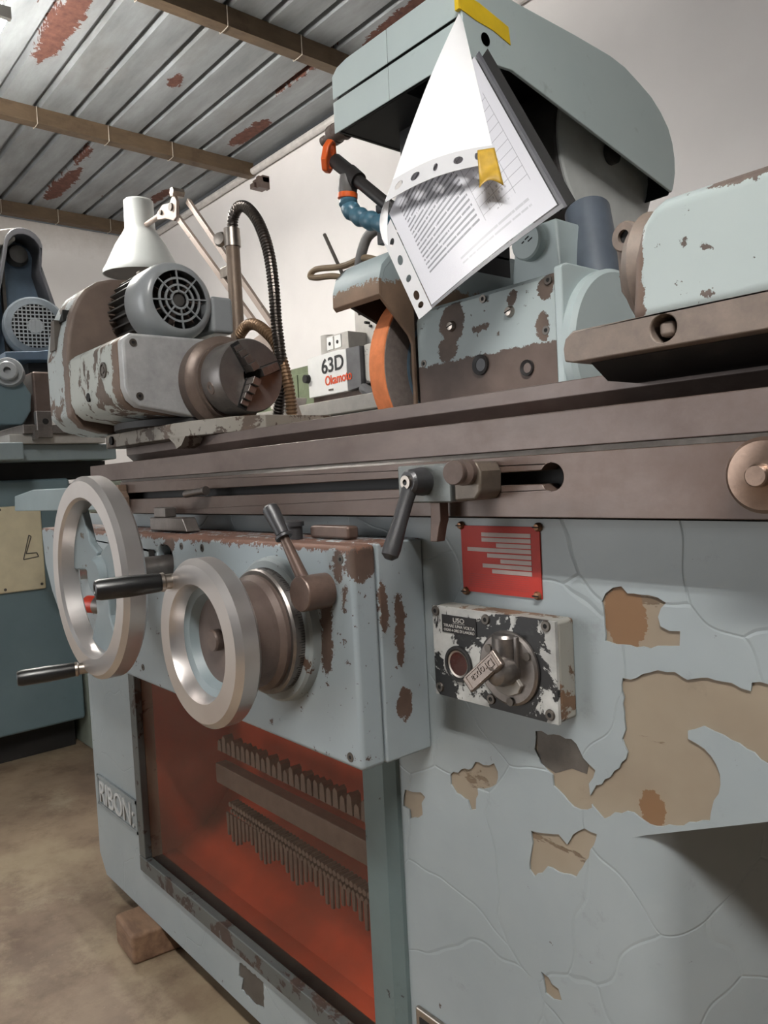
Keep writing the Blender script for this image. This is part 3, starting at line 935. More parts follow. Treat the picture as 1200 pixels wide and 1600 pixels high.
# red knob seen through the big handwheel
rk = obj('valve_knob', MB().lathe([(0.014, 0), (0.016, 0.01), (0.016, 0.034), (0.012, 0.04), (0.0001, 0.041)], (-1.39, 0.50, 0.742), (-0.9, -0.35, 0.02), 20), plain('red_plastic', (186, 52, 28), 0.35), bed, label='red plastic valve knob')
obj('valve_stem', MB().cyl((-1.36, 0.515, 0.738), (-1.40, 0.495, 0.742), 0.013, 0.016, 18), M['steel'], rk)
obj('valve_tip', MB().cyl((-1.352, 0.512, 0.728), (-1.366, 0.492, 0.730), 0.006, n=12), plain('yellow_tip', (206, 176, 60), 0.4), rk)
obj('apron_cap', MB().lathe([(0.03, 0.03), (0.03, 0), (0.024, -0.006), (0.012, -0.006), (0.012, 0.01), (0.0001, 0.01)], (-1.46, 0.475, 0.815), (0, 1, 0), 28), M['nickel'], bed)

# ------------------------------------------------------------------ work table
tb = thing('work_table', (-0.6, 0.75, 0.906), 'long brown oiled steel sliding table with a slotted front edge', 'table')
slot = [(-1.42, 0.929), (-0.4345, 0.934)]
cx, cz, cr = -0.4287, 0.9415, 0.0128
arc = []
for k in range(0, 29):
    a = math.radians(-150 + 300 * k / 28)
    arc.append((cx + cr * math.cos(a), cz + cr * math.sin(a)))
slot = [(-1.42, 0.9285)] + arc + [(-1.42, 0.9415)]
slot = [(-1.42, 0.9300), (-0.442, 0.9352)] + [p for p in arc if p[0] > cx - cr * 0.9] + [(-0.442, 0.9475), (-1.42, 0.9415)]
mb = MB().sheet([(-1.43, 0.9045), (0.45, 0.9045), (0.45, 0.9622), (-1.43, 0.9622)], [slot], 'y', 0.565, 0.588)
lower = obj('lower_slab', mb, M['rail_b'], tb, bevel=0.0016, label='lower table slab with a T-slot and round entry hole')
obj('slot_back', MB().box(-1.43, 0.45, 0.5885, 0.66, 0.9065, 0.957), M['dark'], lower)
obj('chamfer_strip', MB().prism([(0.5662, 0.9624), (0.58, 0.9624), (0.58, 0.9672), (0.5702, 0.9672)], 'x', -1.43, 0.45), M['steel'], lower)
mb = MB().prism([(0.5705, 0.9675), (0.855, 0.9675), (0.855, 1.0), (0.5715, 1.0)], 'x', -1.60, 0.45)
obj('upper_slab', mb, M['rail'], tb, bevel=0.0012)
mb = MB().prism([(0.672, 1.0), (0.84, 1.0), (0.855, 1.018), (0.855, 1.0365), (0.65, 1.0365), (0.65, 1.0205)], 'x', -1.60, 0.45)
obj('top_rail', mb, M['rail'], tb, bevel=0.001)
obj('end_clamp', MB().prism([(-1.475, 0.9055), (-1.404, 0.9055), (-1.404, 0.913), (-1.388, 0.917), (-1.388, 0.935), (-1.398, 0.945), (-1.398, 0.958), (-1.475, 0.958)], 'y', 0.548, 0.5645), steel('clamp_brown', (138, 116, 100), 0.45, metal=0.4), tb, bevel=0.0015)
obj('slot_pin', MB().lathe([(0.0001, 0), (0.0055, 0.001), (0.006, 0.006), (0.0055, 0.05), (0.007, 0.055), (0.007, 0.06)], (-1.128, 0.549, 0.9365), (1, 0.1, 0.08), 14), M['steel'], tb)
# stop block with clamp lever
bk = obj('stop_block', MB().box(-0.5985, -0.5220, 0.530, 0.5645, 0.9208, 0.9592), steel('blue_grey_block', (122, 126, 124), 0.42, metal=0.5, dirt=(92, 78, 66)), tb, bevel=0.002, label='grey steel table stop block with dark clamp lever')
obj('stop_nose', MB().prism([(-0.5215, 0.9215), (-0.494, 0.9225), (-0.487, 0.930), (-0.486, 0.950), (-0.4915, 0.9592), (-0.5215, 0.9592)], 'y', 0.533, 0.5645), steel('brown_block', (112, 102, 92), 0.42, metal=0.5, dirt=(84, 70, 58)), bk, bevel=0.003)
hb = obj('clamp_lever', MB().lathe([(0.010, 0), (0.0125, 0.003), (0.0145, 0.020), (0.0135, 0.0235), (0.009, 0.024)], (-0.5585, 0.5065, 0.9425), (0, 1, 0), 28), M['handle_dark'], bk)
p0, p1 = Vector((-0.5600, 0.513, 0.940)), Vector((-0.5630, 0.4835, 0.8725))
mb = MB()
d_ = (p1 - p0).normalized()
mb.tube([p0, p0.lerp(p1, 0.2), p0.lerp(p1, 0.55), p0.lerp(p1, 0.9), p1, p1 + d_ * 0.004], [0.0088, 0.0076, 0.0078, 0.0092, 0.0085, 0.004], 14)
obj('lever_arm', mb, M['handle_dark'], hb)
obj('lever_screw', MB().lathe([(0.003, 0.004), (0.003, 0), (0.0068, 0), (0.0068, 0.006)], (-0.5585, 0.5035, 0.9425), (0, 1, 0), 20, closed=True), M['nickel'], hb)
obj('knurled_screw', MB().lathe([(0.0001, -0.0275), (0.0105, -0.0275), (0.0115, -0.026), (0.0115, -0.020), (0.005, -0.018), (0.005, -0.012), (0.0125, -0.010), (0.0125, 0.0)], (-0.502, 0.533, 0.9495), (-0.25, 1, 0), 28), M['steel_brown'], bk)
obj('trip_finger', MB().prism([(-0.567, 0.9205), (-0.553, 0.9205), (-0.553, 0.902), (-0.556, 0.895), (-0.560, 0.880), (-0.570, 0.880), (-0.568, 0.90)], 'y', 0.545, 0.557), M['lever_brown'], bk, bevel=0.001)
# round knob at the right of the table
kn = obj('round_knob', MB().lathe([(0.0001, -0.009), (0.0068, -0.009), (0.0078, -0.008), (0.0080, -0.001), (0.010, 0.0), (0.024, 0.002), (0.0268, 0.005), (0.0268, 0.014), (0.018, 0.0245)], (-0.234, 0.541, 0.9372), (0, 1, 0), 56), steel('knob_steel', (140, 118, 104), 0.3, metal=0.8), tb, label='round brown steel knob on the table front')

# ------------------------------------------------------------------ tailstock
ts = thing('tailstock', (-0.05, 0.72, 1.0365), 'chipped pale blue tailstock on a brown steel foot', 'tailstock')
tl = Vector((-0.05, 0.72, 1.0365))
M['ts_foot'] = steel('brown_foot', (132, 118, 108), 0.5, metal=0.15, dirt=(100, 84, 74), scale=10)
hr = hole_ring(-0.3133, 1.0535, 0.0108, 26)
mb = MB().sheet([(-0.398, 1.039), (0.35, 1.039), (0.35, 1.0675), (-0.397, 1.0660), (-0.405, 1.0605), (-0.4075, 1.052), (-0.4065, 1.041)], [hr], 'y', 0.56, 0.60)
mb.box(-0.398, 0.35, 0.60, 0.90, 1.039, 1.0670)
foot = obj('foot', mb, M['ts_foot'], ts, bevel=0.0016)
obj('under_lip', MB().prism([(0.575, 1.0385), (0.60, 1.024), (0.648, 1.024), (0.648, 1.0385)], 'x', -0.39, 0.35), M['dark'], foot)
obj('bolt_recess', MB().cyl((-0.3133, 0.586, 1.0535), (-0.3133, 0.599, 1.0535), 0.0108), M['hole'], foot)
obj('square_bolt', MB().box(-0.3195, -0.3065, 0.564, 0.588, 1.0475, 1.0595), M['ts_foot'], foot, bevel=0.0035)
M['ts_paint'] = chipped('tailstock_paint', (176, 186, 184), (112, 98, 90), 0.715, 24, 0.38, paint2=(166, 177, 176), fine=(0.645, 50),
                        spots=[((-0.27 - tl.x, 0.6 - tl.y, 1.166 - tl.z), (0.03, 0.05, 0.005)), ((-0.30 - tl.x, 0.6 - tl.y, 1.083 - tl.z), (0.006, 0.03, 0.0026)),
                               ((-0.298 - tl.x, 0.6 - tl.y, 1.118 - tl.z), (0.005, 0.03, 0.003))],
                        halves=[('x', -0.3535 - tl.x, -1)], halfcol=(118, 98, 86), warp_amp=0.013)
prof = [(-0.3705, 1.0675), (-0.367, 1.10), (-0.3655, 1.125), (-0.357, 1.152), (-0.346, 1.164), (-0.335, 1.169), (0.30, 1.169), (0.30, 1.0675)]
b = obj('body', MB().prism(prof, 'y', 0.602, 0.84), M['ts_paint'], ts, bevel=0.014, seg=4, angle=40)
obj('nose_flange', MB().lathe([(0.04, 0.0), (0.052, -0.004), (0.056, -0.016), (0.048, -0.026), (0.03, -0.030)], (-0.362, 0.672, 1.125), (1, 0, 0), 40), M['ts_foot'], ts)
bo = obj('boss', MB().lathe([(0.006, 0.004), (0.006, 0), (0.0125, 0), (0.014, 0.002), (0.014, 0.045), (0.006, 0.045)], (-0.392, 0.636, 1.157), (0.1, 1, 0), 24, closed=True), M['ts_foot'], ts)
obj('boss_bore', MB().cyl((-0.392, 0.640, 1.157), (-0.390, 0.66, 1.157), 0.0062), M['hole'], bo)
obj('boss_web', MB().prism([(-0.408, 1.155), (-0.378, 1.165), (-0.366, 1.155), (-0.366, 1.07), (-0.385, 1.08), (-0.404, 1.11)], 'y', 0.645, 0.70), M['ts_foot'], ts, bevel=0.006)
obj('centre_point', MB().lathe([(0.017, 0), (0.017, 0.02), (0.0008, 0.052)], (-0.385, 0.70, 1.139), (-1, 0, 0), 32), M['ts_foot'], ts, label='pointed steel centre')

# ------------------------------------------------------------------ work head
wh = thing('headstock', (-1.45, 0.72, 1.0365), 'chipped grey headstock with a three-jaw chuck and finned motor on top', 'headstock')
wl = Vector((-1.45, 0.72, 1.0365))
rel = lambda x, y, z: (x - wl.x, y - wl.y, z - wl.z)
M['base_rust'] = chipped('swivel_base_paint', (140, 134, 124), (92, 76, 64), 0.53, 22, 0.55, fine=(0.68, 50))
bp = MB()
bp.prism([(-1.645, 0.625), (-1.60, 0.612), (-1.40, 0.612), (-1.25, 0.628), (-1.16, 0.66), (-1.12, 0.70), (-1.12, 0.84), (-1.64, 0.84)], 'z', 1.0368, 1.064)
obj('swivel_base', bp, M['base_rust'], wh, bevel=0.002)
obj('clamp_lip', MB().prism([(-1.31, 1.0366), (-1.245, 1.0366), (-1.262, 1.022), (-1.282, 1.017), (-1.29, 1.026)], 'y', 0.613, 0.6485), M['base_rust'], wh)
obj('base_bolt', MB().cyl((-1.575, 0.608, 1.0505), (-1.575, 0.63, 1.0505), 0.009, n=16), M['hole'], wh)
obj('turntable', MB().lathe([(0.155, 0), (0.155, 0.012), (0.12, 0.018)], (-1.45, 0.735, 1.064), (0, 0, 1), 48), M['dark'], wh)
PY = [(0.537, 1.127), (0.5445, 1.106), (0.56, 1.093), (0.70, 1.070), (0.765, 1.064), (0.785, 1.08), (0.785, 1.222), (0.552, 1.222), (0.537, 1.210)]
M['wh_paint'] = chipped('work_head_paint', (176, 182, 178), (106, 92, 82), 0.53, 14, 0.42, paint2=(160, 164, 158), fine=(0.66, 45), stretch=(1.3, 1, 0.7),
                        halves=[('x', 0.088, 1), ('x', -0.135, -1)], halfcol=(118, 98, 84), warp_amp=0.03)
obj('headstock_casting', MB().prism(PY, 'x', -1.59, -1.335), M['wh_paint'], wh, bevel=0.005)
M['bare_plate'] = steel('bare_steel_plate', (182, 183, 183), 0.42, (1, 1, 1), metal=0.15, scale=4, c2=(146, 146, 146))
pp = obj('end_plate', MB().prism(PY, 'x', -1.3345, -1.308), M['bare_plate'], wh, bevel=0.006, seg=3, label='bare grey steel end plate')
for y, z in ((0.556, 1.205), (0.738, 1.212), (0.562, 1.112), (0.722, 1.078)):
    s = obj('socket_screw', MB().lathe([(0.003, 0.003), (0.003, 0), (0.0065, 0), (0.0065, 0.003)], (-1.306, y, z), (-1, 0, 0), 16, closed=True), M['screw'], pp)
    obj('socket', MB().cyl((-1.3065, y, z), (-1.309, y, z), 0.003, n=6), M['hole'], s)
lg = obj('oil_cap', MB().lathe([(0.0001, -0.002), (0.006, -0.002), (0.006, -0.0005), (0.011, -0.0005), (0.011, -0.002), (0.0145, -0.002), (0.0145, 0.001)], (-1.40, 0.536, 1.168), (0, 1, 0), 28), M['screw'], wh)
obj('drain_hole', MB().cyl((-1.487, 0.5355, 1.128), (-1.487, 0.545, 1.128), 0.0085, n=16), M['hole'], wh)
# pulley cover at the rear end
CY = [(0.537, 1.105), (0.537, 1.228), (0.543, 1.27), (0.553, 1.31), (0.567, 1.340), (0.585, 1.3645), (0.61, 1.381), (0.64, 1.390), (0.68, 1.393), (0.72, 1.39), (0.77, 1.36), (0.80, 1.30), (0.81, 1.20), (0.81, 1.09), (0.79, 1.06), (0.60, 1.068), (0.56, 1.08)]
M['cover_side'] = chipped('pulley_cover', (170, 178, 178), (112, 94, 82), 0.56, 17, 0.45, paint2=(150, 158, 158), fine=(0.67, 50),
                          halves=[('x', -0.168, 1)], halfcol=(114, 98, 88), warp_amp=0.02)
cv = obj('pulley_cover', MB().prism(CY, 'x', -1.722, -1.592), M['cover_side'], wh, bevel=0.008, seg=3, angle=40)
obj('cover_slot', MB().prism([(-1.688, 1.245), (-1.655, 1.245), (-1.648, 1.305), (-1.668, 1.305)], 'y', 0.5352, 0.56), M['metal_dark'], cv)
obj('cover_notch', MB().prism([(-1.650, 1.300), (-1.622, 1.300), (-1.622, 1.322)], 'y', 0.545, 0.565), M['hole'], cv)
# chuck
AX = Vector((0, 0.72, 1.1395))
M['chuck'] = steel('chuck_steel', (112, 107, 104), 0.33, metal=0.5, scale=5)
M['chuck_ring'] = steel('chuck_backplate', (116, 101, 92), 0.4, metal=0.35, scale=5)
bpz = obj('chuck_backplate', MB().lathe([(0.082, 0), (0.0845, 0.003), (0.0845, 0.028), (0.080, 0.033), (0.074, 0.036), (0.07, 0.042), (0.07, 0.05)], (-1.308, AX.y, AX.z), (1, 0, 0), 72), M['chuck_ring'], wh)
ck = obj('chuck', MB().lathe([(0.060, 0), (0.066, 0.004), (0.066, 0.064), (0.0635, 0.0685), (0.0165, 0.0685), (0.0165, 0.04), (0.0001, 0.04)], (-1.258, AX.y, AX.z), (1, 0, 0), 72), M['chuck'], wh, label='dark steel three-jaw chuck')
for k, ang in enumerate((120, 20, -112)):
    a = math.radians(ang)
    e = Vector((0, math.cos(a), math.sin(a)))
    # angle measured in the y-z plane as seen from the tailstock
    ta = Vector((0, -math.sin(a), math.cos(a)))
    jm = MB()
    for r0, r1, h in ((0.008, 0.022, 0.026), (0.022, 0.036, 0.019), (0.036, 0.048, 0.012), (0.048, 0.058, 0.006)):
        c = AX + e * ((r0 + r1) / 2) + Vector((-1.258 + 0.0685 + h / 2 - 0.004, 0, 0))
        jm.obox(c, (1, 0, 0), e, ta, h + 0.008, r1 - r0, 0.015)
    j = obj('jaw', jm, M['steel'], ck, bevel=0.001)
    gm = MB().obox(AX + e * 0.036 + Vector((-1.258 + 0.0686, 0, 0)), (1, 0, 0), e, ta, 0.001, 0.056, 0.0185)
    obj('jaw_slot', gm, M['hole'], ck)
ks = Vector((-1.226, AX.y - 0.0625, AX.z - 0.02))
kr = obj('key_socket', MB().lathe([(0.005, 0.003), (0.005, -0.001), (0.011, -0.001), (0.012, 0.002)], ks, (0, 0.95, 0.3), 24, closed=True), M['chuck_ring'], ck)
obj('key_hole', MB().obox(ks + Vector((0, 0.001, 0.0003)), (1, 0, 0), (0, 0.95, 0.3), (0, -0.3, 0.95), 0.008, 0.002, 0.008), M['hole'], kr)
# motor
MX = Vector((0, 0.702, 1.3165))
M['motor'] = plain('motor_grey', (142, 146, 148), 0.28, 0.0, var=0.06)
M['motor_dark'] = plain('motor_fins', (74, 72, 70), 0.5, 0.2)
mo = obj('motor', MB().lathe([(0.05, 0), (0.062, 0.002), (0.062, 0.10)], (-1.590, MX.y, MX.z), (1, 0, 0), 40), M['motor_dark'], wh, label='grey finned electric motor')
for k in range(28):
    a = 2 * PI * k / 28
    e = Vector((0, math.cos(a), math.sin(a)))
    ta = Vector((0, -math.sin(a), math.cos(a)))
    obj('cooling_fin', MB().obox(MX + e * 0.069 + Vector((-1.542, 0, 0)), (1, 0, 0), e, ta, 0.088, 0.018, 0.003), M['motor_dark'], mo)
gr = 0.057
fc = obj('fan_cover', MB().lathe([(0.0765, 0), (0.0785, 0.004), (0.0785, 0.052), (0.077, 0.066), (0.073, 0.078), (0.066, 0.086), (0.060, 0.0885), (gr, 0.0885), (gr, 0.085), (0.072, 0.07), (0.074, 0.0)], (-1.500, MX.y, MX.z), (1, 0, 0), 72, closed=True), M['motor'], mo, label='smooth grey fan cover with round grille')
gx = -1.500 + 0.086
for rr in (0.017, 0.029, 0.042):
    mb = MB()
    mb.lathe([(rr - 0.002, -0.002), (rr + 0.002, -0.002), (rr + 0.002, 0.002), (rr - 0.002, 0.002)], (gx, MX.y, MX.z), (1, 0, 0), 48, closed=True)
    obj('grille_ring', mb, M['motor'], fc)
for k in range(8):
    a = 2 * PI * k / 8 + 0.08
    e = Vector((0, math.cos(a), math.sin(a)))
    ta = Vector((0, -math.sin(a), math.cos(a)))
    obj('grille_spoke', MB().obox(MX + e * 0.0375 + Vector((gx + 0.001, 0, 0)), (1, 0, 0), e, ta, 0.004, 0.042, 0.0026), M['motor'], fc)
obj('fan_hub', MB().lathe([(0.016, 0), (0.016, 0.035), (0.012, 0.040), (0.0001, 0.041)], (gx - 0.043, MX.y, MX.z), (1, 0, 0), 24), M['motor_dark'], fc)
for k in range(7):
    a = 2 * PI * k / 7
    e = Vector((0, math.cos(a), math.sin(a)))
    ta = Vector((0.35, -math.sin(a), math.cos(a)))
    obj('fan_blade', MB().obox(MX + e * 0.034 + Vector((gx - 0.022, 0, 0)), (1, 0, 0.0), e, ta, 0.026, 0.038, 0.002), M['steel_brown'], fc)
obj('fan_back', MB().cyl((gx - 0.05, MX.y, MX.z), (gx - 0.046, MX.y, MX.z), 0.07, n=40), M['dark'], fc)
for dy, dz in ((-0.042, 0.066), (-0.050, -0.061)):
    obj('cover_bolt', MB().cyl((-1.505, MX.y + dy, MX.z + dz), (-1.49, MX.y + dy, MX.z + dz), 0.004, n=10), M['nickel'], mo)
obj('motor_foot', MB().box(-1.585, -1.52, 0.65, 0.76, 1.2222, 1.252), M['motor_dark'], mo)
obj('terminal_box', MB().box(-1.55, -1.42, 0.775, 0.825, 1.26, 1.335), M['motor'], mo, bevel=0.008, seg=3)

# ------------------------------------------------------------------ wheel head
hd = thing('grinding_wheelhead', (-0.85, 1.15, 0.907), 'pale blue wheel head with a belt cover above and a guarded grinding wheel', 'wheel head')
hl = Vector((-0.85, 1.15, 0.907))
rl = lambda x, y, z: (x - hl.x, y - hl.y, z - hl.z)
M['wheelhead_paint'] = chipped('wheel_head_paint', (168, 178, 178), (104, 88, 78), 0.74, 26, 0.4, paint2=(156, 168, 169), fine=(0.635, 48),
                               spots=[(rl(-0.848, 0.88, 1.185), (0.026, 0.05, 0.034)), (rl(-0.725, 0.88, 1.198), (0.010, 0.05, 0.012)), (rl(-0.665, 0.88, 1.205), (0.014, 0.05, 0.022)),
                                      (rl(-0.673, 0.88, 1.147), (0.012, 0.05, 0.02)), (rl(-0.79, 0.88, 1.166), (0.018, 0.05, 0.005)), (rl(-0.86, 0.88, 1.145), (0.02, 0.05, 0.02)), (rl(-0.641, 0.88, 1.19), (0.006, 0.05, 0.03))],
                               halves=[('z', 1.125 - hl.z, -1)], halfcol=(106, 90, 82), warp_amp=0.016)
body = MB()
body.prism([(0.88, 0.908), (0.88, 1.198), (0.886, 1.213), (0.90, 1.222), (0.96, 1.226), (1.40, 1.226), (1.40, 0.908)], 'x', -0.93, -0.648)
obj('spindle_housing', body, M['wheelhead_paint'], hd, bevel=0.004)
M['wh_plain'] = chipped('wheel_head_blue', (172, 184, 184), (100, 88, 80), 0.77, 20, 0.36, paint2=(162, 175, 176))
obj('end_flange', MB().prism([(0.875, 0.908), (0.8745, 1.222), (0.89, 1.228), (1.10, 1.228), (1.10, 0.908)], 'x', -0.6478, -0.634), M['wh_plain'], hd, bevel=0.003)
obj('end_cap', MB().lathe([(0.116, 0), (0.116, 0.012), (0.110, 0.018), (0.0001, 0.018)], (-0.634, 0.985, 1.112), (1, 0, 0), 64), M['wh_plain'], hd)
for x, z, big in ((-0.79, 1.1104, 1), (-0.7016, 1.0935, 0)):
    r = 0.0155 if big else 0.0115
    s = obj('oil_sight', MB().lathe([(r * 0.62, 0.003), (r * 0.62, -0.001), (r, -0.003), (r, 0.001)], (x, 0.879, z), (0, 1, 0), 32, closed=True), plain('black_sight_ring', (42, 40, 40), 0.35), hd)
    obj('sight_disc', MB().cyl((x, 0.8785, z), (x, 0.882, z), r * 0.62, n=24), M['handle_dark'] if big else M['steel_brown'], s)
for x, z in ((-0.8479, 1.1785), (-0.7299, 1.1785)):
    s = obj('slotted_screw', MB().lathe([(0.0001, -0.006), (0.006, -0.005), (0.0085, 0), (0.0085, 0.002)], (x, 0.879, z), (0, 1, 0), 20), M['nickel'], hd)
    obj('screw_slot', MB().obox((x, 0.8733, z), (1, 0, 0.3), (0, 1, 0), (-0.3, 0, 1), 0.011, 0.0012, 0.0014), M['hole'], s)
for x, z in ((-0.7816, 1.2075), (-0.6607, 1.2085), (-0.6675, 1.1409), (-0.915, 1.13)):
    s = obj('socket_screw', MB().lathe([(0.003, 0.002), (0.003, 0), (0.0062, 0), (0.0062, 0.002)], (x, 0.8792, z), (0, 1, 0), 16, closed=True), M['screw'], hd)
    obj('socket', MB().cyl((x, 0.8793, z), (x, 0.881, z), 0.003, n=6), M['hole'], s)
# bracket, cap and tube between housing and belt cover
br = obj('cap_bracket', MB().prism([(-0.812, 1.2262), (-0.70, 1.2262), (-0.715, 1.26), (-0.72, 1.33), (-0.80, 1.33), (-0.81, 1.262)], 'y', 0.985, 1.12), M['wh_plain'], hd, bevel=0.006)
cp = obj('filler_cap', MB().lathe([(0.0001, 0), (0.026, 0), (0.0285, 0.003), (0.0285, 0.018)], (-0.7675, 0.968, 1.303), (0, 1, 0), 36), M['wh_plain'], hd)
for dx, dz, l in ((0.004, 0.004, 0.008), (0.01, 0.0, 0.009), (-0.004, -0.001, 0.005)):
    obj('cap_mark', MB().obox((-0.7675 + dx, 0.9676, 1.303 + dz), (1, 0, 0.5), (0, 1, 0), (-0.5, 0, 1), l, 0.001, 0.0016), M['hole'], cp)
obj('support_tube', MB().cyl((-0.69, 1.05, 1.2265), (-0.735, 1.09, 1.36), 0.036, n=36), plain('slate_blue', (84, 92, 102), 0.4), hd)
obj('motor_plate', MB().box(-1.10, -0.70, 1.14, 1.46, 1.2268, 1.30), M['dark'], hd)
# drive motor under the belt cover
M['motor_white'] = plain('motor_end_white', (206, 209, 206), 0.4, var=0.06)
M['rim_grey'] = plain('motor_rim', (96, 92, 90), 0.45, 0.2)
mtr = obj('drive_motor', MB().lathe([(0.13, -0.21), (0.150, -0.20), (0.172, -0.09), (0.172, -0.004), (0.164, 0.0)], (-0.90, 1.411, 1.579), (1, 0, 0), 72), M['rim_grey'], hd, label='round motor with a pale end disc')
obj('end_disc', MB().lathe([(0.168, -0.001), (0.168, 0.003), (0.164, 0.006), (0.0001, 0.008)], (-0.90, 1.411, 1.579), (1, 0, 0), 72), M['motor_white'], mtr)
obj('motor_shaft', MB().lathe([(0.022, 0), (0.022, 0.012), (0.018, 0.014), (0.0001, 0.014)], (-0.892, 1.408, 1.579), (1, 0, 0), 24), M['motor_dark'], mtr)
# belt cover: hollow hood, open underneath
M['hood'] = chipped('belt_cover_blue', (184, 196, 195), (96, 90, 84), 0.79, 16, 0.36, paint2=(176, 190, 190), fine=(0.76, 60))
M['hood_in'] = plain('hood_inside_shade', (34, 36, 39), 0.6)  # darkened colour paints in the shade of the seams and underside


side = [(0.92, 1.600), (0.92, 1.722), (1.04, 1.7266), (1.22, 1.7274), (1.33, 1.7255), (1.38, 1.719), (1.4325, 1.703), (1.475, 1.688), (1.510, 1.667), (1.538, 1.642), (1.553, 1.615), (1.560, 1.585), (1.560, 1.555), (1.552, 1.528), (1.544, 1.512), (1.036, 1.6105), (0.988, 1.606)]
hood = MB()
hood.prism(side, 'x', -0.8395, -0.8335)
hood_side = obj('hood_side_plate', hood, M['hood'], hd, bevel=0.002, label='pale blue belt cover side with rounded rear end')
obj('finger_hole', MB().lathe([(0.0001, 0), (0.0105, 0)], (-0.8330, 0.972, 1.640), (1, 0, 0), 20), M['hole'], hood_side)
# front panels split by two seams
fx0, fx1, sx_ = -1.170, -0.8395, -1.012


def fpanel(x0, x1, z0, z1, cut):
    pts = [(x0, z0), (x1, z0), (x1, z1), (x0 + cut, z1), (x0 + cut * 0.35, z1 - cut * 0.10), (x0, z1 - cut * 0.35)] if cut else [(x0, z0), (x1, z0), (x1, z1), (x0, z1)]
    return MB().prism(pts, 'y', 0.92, 0.922)


obj('hood_front_panel', fpanel(fx0, sx_ - 0.0008, 1.6640, 1.7215, 0.045), M['hood'], hd, bevel=0.0015)
obj('hood_front_panel', fpanel(sx_ + 0.0008, fx1, 1.6640, 1.7215, 0), M['hood'], hd, bevel=0.0008)
obj('hood_front_panel', fpanel(fx0, sx_ - 0.0008, 1.601, 1.6585, 0), M['hood'], hd, bevel=0.0015)
obj('hood_front_panel', fpanel(sx_ + 0.0008, fx1, 1.601, 1.6585, 0), M['hood'], hd, bevel=0.0008)
mb = MB()
mb.box(-1.160, -0.84, 0.9262, 1.34, 1.712, 1.7165)
mb.box(-1.164, -1.158, 0.9262, 1.40, 1.602, 1.71)
mb.box(-1.157, -0.8405, 0.9265, 0.931, 1.603, 1.699)
mb.box(-1.157, -0.98, 0.932, 1.10, 1.603, 1.609)
obj('hood_shell', mb, M['hood_in'], hd)
mb = MB()
sk = [(p[0] - 0.002, p[1] - 0.002) for p in side[4:15]]
sk2 = [(p[0] - 0.004, p[1] - 0.004) for p in reversed(sk)]
mb.prism(sk + sk2, 'x', -1.16, -0.8396)
obj('hood_rear_skin', mb, M['hood_in'], hd)
obj('hood_pillar', MB().prism([(-1.10, 1.30), (-0.93, 1.30), (-0.93, 1.70), (-1.10, 1.70)], 'y', 1.02, 1.13), M['hood_in'], hd, bevel=0.004)
obj('hood_web', MB().prism([(1.02, 1.36), (1.10, 1.36), (1.10, 1.60), (0.945, 1.60)], 'x', -0.925, -0.90), M['hood_in'], hd)
nz = obj('coolant_nipple', MB().lathe([(0.020, 0), (0.021, 0.01), (0.018, 0.012), (0.018, 0.028), (0.0195, 0.03), (0.0195, 0.044), (0.008, 0.048), (0.008, 0.066), (0.010, 0.068), (0.010, 0.076)], (-1.17, 0.95, 1.622), (-1, 0, -0.02), 24), M['steel_brown'], hd)
# wheel guard
guard_paint = chipped('guard_paint', (162, 176, 178), (128, 100, 78), 0.70, 18, 0.42, halves=[('z', 1.262 - hl.z, -1)], halfcol=(136, 112, 92), warp_amp=0.03)
gp = [(0.803, 1.238), (0.804, 1.262), (0.812, 1.286), (0.832, 1.306), (0.87, 1.325), (0.95, 1.34), (1.15, 1.34)]
gi = [(y + (0.007 if y < 0.9 else 0), z - 0.007) for y, z in reversed(gp)]
gd = obj('wheel_guard', MB().prism(gp + gi, 'x', -1.052, -0.930), guard_paint, hd, bevel=0.0015, angle=45, label='pale blue wheel guard with worn brown lip')
obj('guard_side', MB().prism([(0.803, 1.238), (0.805, 1.262), (0.812, 1.286), (0.832, 1.306), (0.87, 1.325), (0.95, 1.34), (1.15, 1.34), (1.15, 1.227), (0.879, 1.227), (0.879, 0.908), (0.872, 0.908), (0.872, 1.165), (0.866, 1.178)], 'x', -0.937, -0.9305), guard_paint, gd, bevel=0.002)
obj('guard_side', MB().prism([(0.822, 1.25), (0.812, 1.286), (0.832, 1.306), (0.87, 1.325), (0.95, 1.34), (1.15, 1.34), (1.15, 0.908), (1.05, 0.908), (1.0, 1.19), (0.90, 1.22)], 'x', -1.052, -1.044), plain('guard_inside', (50, 48, 46), 0.7), gd)
WC = Vector((-0.957, 0.978, 1.128))
M['wheel_face'] = steel('grey_wheel_grit', (122, 112, 106), 0.85, metal=0.0, scale=30)
M['wheel_rim'] = plain('orange_abrasive', (224, 132, 82), 0.9, var=0.12, scale=40)
M['wheel_band'] = plain('blue_band', (104, 128, 146), 0.7)
gw = obj('grinding_wheel', MB().lathe([(0.10, 0.0), (0.1485, 0.0), (0.15, -0.0015), (0.15, -0.036), (0.147, -0.038), (0.10, -0.038)], WC, (1, 0, 0), 96), M['wheel_rim'], hd, label='grinding wheel with a bright orange rim')
obj('wheel_face', MB().lathe([(0.0985, 0.0012), (0.1465, 0.0012), (0.1475, 0.0002), (0.0985, 0.0002)], WC, (1, 0, 0), 96, closed=True), M['wheel_face'], gw)
obj('blue_band', MB().lathe([(0.0925, 0.0018), (0.0985, 0.0018), (0.0985, 0.0002), (0.0925, 0.0002)], WC, (1, 0, 0), 72, closed=True), M['wheel_band'], gw)
obj('wheel_hub', MB().lathe([(0.0925, 0.0), (0.0925, 0.001), (0.088, 0.004), (0.075, 0.006), (0.072, 0.012), (0.0001, 0.012)], WC, (1, 0, 0), 56), M['metal_dark'], gw)

